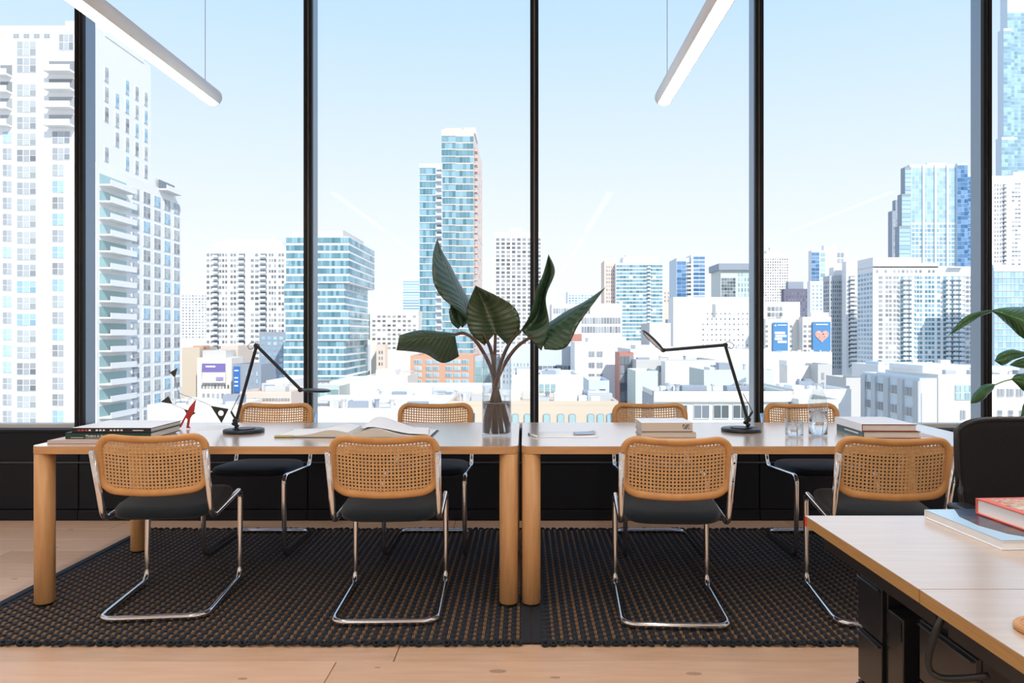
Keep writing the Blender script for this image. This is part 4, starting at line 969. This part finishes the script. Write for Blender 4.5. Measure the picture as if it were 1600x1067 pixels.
b = bldg('loft_building', 'cream loft building carrying the billboard with a heart', 1254, 1299, 497, 285, 4, 'cream', penthouse=((1268, 1296, 488, .5, 3, 'white'),)); wins(b, 'F', .0, .34, 506, 575, 7.7, 2, .6, .5, 'g_grey')
t, w, h = billboard(1270, 1298, 503, 548, 285, 'blue billboard with a coral heart on the cream loft building')
hp = []
for q in range(28):
    a = 2*PI*q/28; hp.append((w*.024*16*math.sin(a)**3, -.2, h*.52 + w*.024*(13*math.cos(a)-5*math.cos(2*a)-2*math.cos(3*a)-math.cos(4*a))))
MB().prism(hp, (0, .25, 0)).build('heart_emblem', heart, t); MB().box(-w*.33, w*.33, -.15, .02, h*.89, h*.93).build('lettering', W['white'], t)
for q in range(14):
    x, z = random.uniform(-.22, .22)*w, h*.54+random.uniform(-.14, .2)*w; MB().box(x-.35, x+.35, -.3, 0, z-.16, z+.16).build('heart_speckle', W['pink'], t)
b = bldg('low_building', 'long low white roofs at street level beneath the billboards', 1190, 1300, 553, 230, 12, 'white', penthouse=((1228, 1250, 549, 3, 6, 'white'),));  clutter(b, 8, 103)
b = bldg('low_building', 'small cream block with six windows below the heart billboard', 1230, 1266, 574, 190, 6, 'cream', penthouse=((1236, 1266, 564, 3, 6, 'white'),)); wins(b, 'F', .38, .95, 590, 608, 9, 3, .62, .55, 'g_grey')
b = bldg('low_building', 'grey shaded block with tall openings below the heart billboard', 1278, 1300, 572, 185, 12, 'concrete'); wins(b, 'F', .2, .5, 580, 610, 15, 1, .6, .7, 'g_dim')
b = bldg('low_building', 'flat white roof terrace right behind the carafe', 1240, 1330, 614, 95, 12, 'white', penthouse=((1256, 1275, 606, 4, 5, 'white'), (1290, 1310, 609, 5, 4, 'pale'))); clutter(b, 7, 84)
b = bldg('low_building', 'nearest pale rooftop edge behind the carafe chair', 1248, 1310, 632, 70, 6, 'sage')
b = bldg('rail_viaduct', 'grey elevated railway frame beside the grey office', 1312, 1345, 584, 160, 6, 'slate', cat='viaduct', parapet=0)
b.o.children[0].data.clear_geometry()
vm = MB(); vm.box(-b.W/2, b.W*3, 0, 6, b.top-1.6, b.top)
for x in (-b.W/2, b.W*1.2): vm.box(x, x+1.2, 0, 1.2, 0, b.top-1.6)
vm.build('steel_frame', W['slate'], b.o)
bpy.data.objects.remove(b.o.children[0])
b = bldg('low_building', 'small pale grey block under the railway frame', 1322, 1352, 594, 150, 10, 'concrete'); wins(b, 'F', .0, .2, 600, 630, 14, 1, .8, .6, 'g_slate')
b = bldg('apartment_tower', 'grey ribbed apartment tower with white upper core', 1296, 1322, 432, 380, 8, 'grey', penthouse=((1304, 1322, 417, 1, 6, 'white'),))
wins(b, 'F', .05, .80, 438, 575, 6.6, 6, .42, .62, 'g_slate'); wins(b, 'L', .05, .95, 438, 575, 6.6, 3, .5, .62, 'g_slate')
b = bldg('apartment_tower', 'narrow white-topped tower with shaded balconies beside the wide white tower', 1322, 1342, 410, 372, 5, 'white'); balconies(b, 'F', .45, 10, 430, 575, 6.6, 2.0, shade='g_slate'); wins(b, 'F', .7, .98, 462, 575, 6.6, 2, .6, .6, 'g_slate')
# wide white tower with shaded bays
b = bldg('apartment_tower', 'wide white apartment tower with blue-green window bays behind plant leaf', 1364, 1522, 418, 330, 15.5, 'white', penthouse=((1364, 1440, 402, .0, 15.4, 'white'), (1440, 1466, 411, .0, 15, 'white'), (1480, 1502, 419, -2, 14, 'pale')))
wins(b, 'L', .02, .98, 424, 576, 7.3, 5, .62, .55, 'g_ice')
for a, z, c in ((.05, .10, 1), (.12, .19, 2), (.20, .26, 2), (.40, .49, 3), (.51, .61, 3), (.63, .67, 1), (.88, .99, 3)): wins(b, 'F', a, z, 430, 576, 7.3, c, .74, .60, 'g_teal' if .2 < a < .8 else 'g_dim', keep=.96)
for u in (.30, .36, .72, .79, .85): balconies(b, 'F', u, 8, 430, 576, 7.3, 2.4, wall='pale', shade='g_teal')
wins(b, 'F', .02, .62, 421, 427, 6, 14, .5, .7, 'g_dim', keep=.8)
# glass tower with lighter curtain wall
b = bldg('glass_tower', 'tall pale glass tower with white fins right of centre', 1422, 1500, 258, 520, 8, 'pale', penthouse=((1450, 1480, 254, 1, 6, 'white'),))
wins(b, 'F', .02, .98, 262, 350, 6.6, 12, .9, .92, 'g_sky', proud=.1); wins(b, 'F', .02, .98, 350, 430, 6.6, 12, .8, .74, 'g_ice', proud=.1)
mb = MB()
for u in (0, .26, .50, .74, 1.0): mb.box(-b.W/2+b.W*u-.7, -b.W/2+b.W*u+.7, -.9, .05, 20, b.top)
FT = b
stuff(mb.build('white_fins', W['white'], b.o, fix=False))
b = bldg('glass_tower', 'bright blue glass slab at the edge of the pale finned tower', 1496, 1512, 256, 518, 9, 'silver'); wins(b, 'F', .0, 1, 258, 420, 6.6, 3, .94, .92, 'g_blue'); merge(b, FT)
b = bldg('glass_tower', 'blue shoulder of the finned glass tower next to the mullion', 1508, 1524, 272, 524, 9, 'silver'); wins(b, 'F', .0, 1, 276, 420, 6.6, 3, .94, .9, 'g_blue'); merge(b, FT)
for px0, px1, pt, lb in ((1414, 1424, 262, 'upper blue stepped side of the finned glass tower'), (1409, 1423, 304, 'middle blue stepped side of the finned glass tower'), (1405, 1422, 354, 'lowest blue stepped side of the finned glass tower')):
    b = bldg('glass_tower', lb, px0, px1, pt, 519-(pt-262)*.02, 6, 'slate'); wins(b, 'F', 0, 1, pt+3, 410, 6.6, 1, .98, .82, 'g_sky'); merge(b, FT)
b = bldg('dark_tower', 'slim grey tower with sloping crown behind the finned glass tower', 1394, 1408, 330, 700, 8, 'slate', penthouse=((1400, 1408, 312, 1, 6, 'slate'),)); wins(b, 'F', .1, .9, 336, 410, 6, 3, .6, .6, 'g_dim')
b = SK = bldg('glass_tower', 'very tall dark blue glass skyscraper at the right edge', 1574, 1680, -60, 800, 12, 'silver'); wins(b, 'F', .0, .5, 20, 280, 6, 10, .94, .90, 'g_ice')
for px0, px1, pt, lb in ((1568, 1580, 45, 'upper setback of the very tall skyscraper'), (1565, 1590, 215, 'lower setback of the very tall skyscraper')):
    b = bldg('glass_tower', lb, px0, px1, pt, 798 - (2 if pt > 100 else 0), 10, 'silver'); wins(b, 'F', 0, 1, pt+3, 290, 6, 2 if pt < 100 else 5, .94, .9, 'g_ice'); merge(b, SK)
b = bldg('apartment_tower', 'white tower with small windows in front of the skyscraper', 1550, 1640, 276, 430, 10, 'white', penthouse=((1585, 1640, 268, 1, 8, 'white'),))
wins(b, 'F', .03, .17, 286, 420, 6.6, 3, .55, .5, 'g_dim'); balconies(b, 'F', .22, 6, 286, 420, 6.6, 1.6); wins(b, 'F', .34, .50, 284, 420, 6.6, 3, .8, .42, 'g_dim', keep=.8)
b = bldg('glass_building', 'aqua glass block with pale bands behind the potted plant', 1553, 1650, 420, 300, 8, 'silver', penthouse=((1555, 1580, 413, 1, 6, 'pale'),)); wins(b, 'F', .0, .6, 424, 600, 10, 9, .92, .84, 'g_sky', slab=.8)
b = bldg('office_building', 'grey building with two rows of square windows right behind the books', 1437, 1464, 595, 80, 13.6, 'silver', parapet=.3)
for u in (.03, .28, .52, .755, .955):
    MB().box(-b.W/2-.25, -b.W/2+.05, u*13.6-.55, u*13.6+.55, 3, b.top).build('bay_pilaster', W['grey'], b.o)
for u in (.16, .40, .64, .86): wins(b, 'L', u-.085, u+.085, 598, 662, 32, 1, .62, .50, ['g_grey', 'g_slate'], True, panes=(2, 1))
MB().box(-b.W/2+.2, -b.W/2+.9, -.1, .05, 4, b.top-1.3).build('blank_bay', W['pale'], b.o)
b = bldg('apartment_block', 'cream building with green bay window behind the potted plant', 1466, 1680, 592, 81.5, 12, 'cream', penthouse=((1480, 1560, 574, 5, 8, 'white'), (1590, 1660, 578, 6, 6, 'white'))); clutter(b, 12, 123)
wins(b, 'F', (1492-1466)/214, (1520-1466)/214, 600, 626, 26, 1, 1, .9, ['g_aqua'], True, panes=(4, 2)); wins(b, 'F', (1498-1466)/214, (1510-1466)/214, 638, 658, 20, 1, .6, .8, ['g_dim'], True, panes=(2, 1)); wins(b, 'F', (1553-1466)/214, (1604-1466)/214, 638, 658, 20, 3, .4, .75, ['g_grey'], True, panes=(1, 2)); wins(b, 'F', (1556-1466)/214, (1600-1466)/214, 604, 622, 18, 3, .7, .7, ['g_dim'], True, panes=(2, 1))
b = bldg('low_building', 'white rooftop with pale units under the wide white tower', 1372, 1520, 574, 150, 12, 'white', penthouse=((1380, 1412, 566, 2, 6, 'silver'), (1420, 1480, 568, 3, 6, 'cream'))); clutter(b, 8, 88)
# left low blocks
b = bldg('brick_building', 'tan windowless brick block beside the desk mobile', 284, 312, 546, 180, 10, 'tan', penthouse=((296, 312, 540, 2, 4, 'brick'),))
b = bldg('brick_building', 'cream building with arcade windows and a purple billboard', 308, 362, 562, 175, 7, 'cream', penthouse=((308, 345, 548, 3, 6, 'concrete'),)); wins(b, 'F', .12, .95, 612, 640, 14, 6, .5, .6, 'g_dim'); wins(b, 'F', .1, .95, 600, 608, 8, 9, .5, .7, 'g_grey')
k = 175/F; t = thing('billboard', 'purple and white billboard on the cream arcade building', 'billboard', at(334, 598, 174)); 
MB().box(-18*k, 18*k, 0, .4, 0, 30*k).build('board', W['white'], t); MB().box(-18*k, 18*k, -.15, .02, 17*k, 30*k).build('upper_panel', mat('board_purple', (.20, .16, .42), .5), t)
MB().box(-12*k, 3*k, -.25, .02, 24*k, 26.5*k).build('lettering', W['white'], t); MB().box(4*k, 15*k, -.25, 0, 4*k, 9*k).build('lettering', mat('board_violet', (.35, .28, .55), .5), t)
b = bldg('brick_building', 'orange-trimmed block between the purple billboard and the blue banner', 345, 372, 543, 185, 10, 'palebrick'); wins(b, 'F', .1, .95, 548, 580, 12, 3, .55, .5, 'g_grey')
b = bldg('brick_building', 'blue-grey building carrying the tall blue banner', 364, 408, 572, 170, 10, 'slate'); wins(b, 'F', .40, .95, 578, 612, 12, 3, .3, .55, 'g_ice')
t = thing('banner', 'tall blue banner with white words on the blue-grey building', 'banner', at(369.5, 612, 169.5)); MB().box(-4.5*k, 4.5*k, 0, .3, 0, 38*k).build('cloth', mat('banner_blue', (.03, .16, .50), .5), t)
for i in range(3): MB().box(-3*k, 2.5*k, -.1, .02, (8+6*i)*k, (10+6*i)*k).build('lettering', W['white'], t)
MB().box(-3*k, 3*k, -.1, .02, 31*k, 33*k).build('lettering', W['white'], t)
b = bldg('office_building', 'shaded blue-grey block behind the folded-arm lamp', 405, 446, 520, 370, 14, 'slate'); wins(b, 'F', .05, .95, 524, 606, 8.5, 4, .6, .6, 'g_ice')
b = bldg('low_building', 'white low hall behind the folded-arm lamp', 416, 452, 598, 160, 14, 'white')
b = bldg('low_building', 'long brick-topped roof behind the folded-arm lamp', 375, 455, 617, 110, 12, 'palebrick'); wins(b, 'F', .02, .98, 620, 628, 8, 16, .7, .5, 'g_dim'); clutter(b, 6, 55)
b = bldg('low_building', 'pale street-level block behind the desk mobile', 230, 372, 638, 100, 9, 'cream', penthouse=((250, 290, 630, 4, 5, 'white'),)); clutter(b, 8, 73)
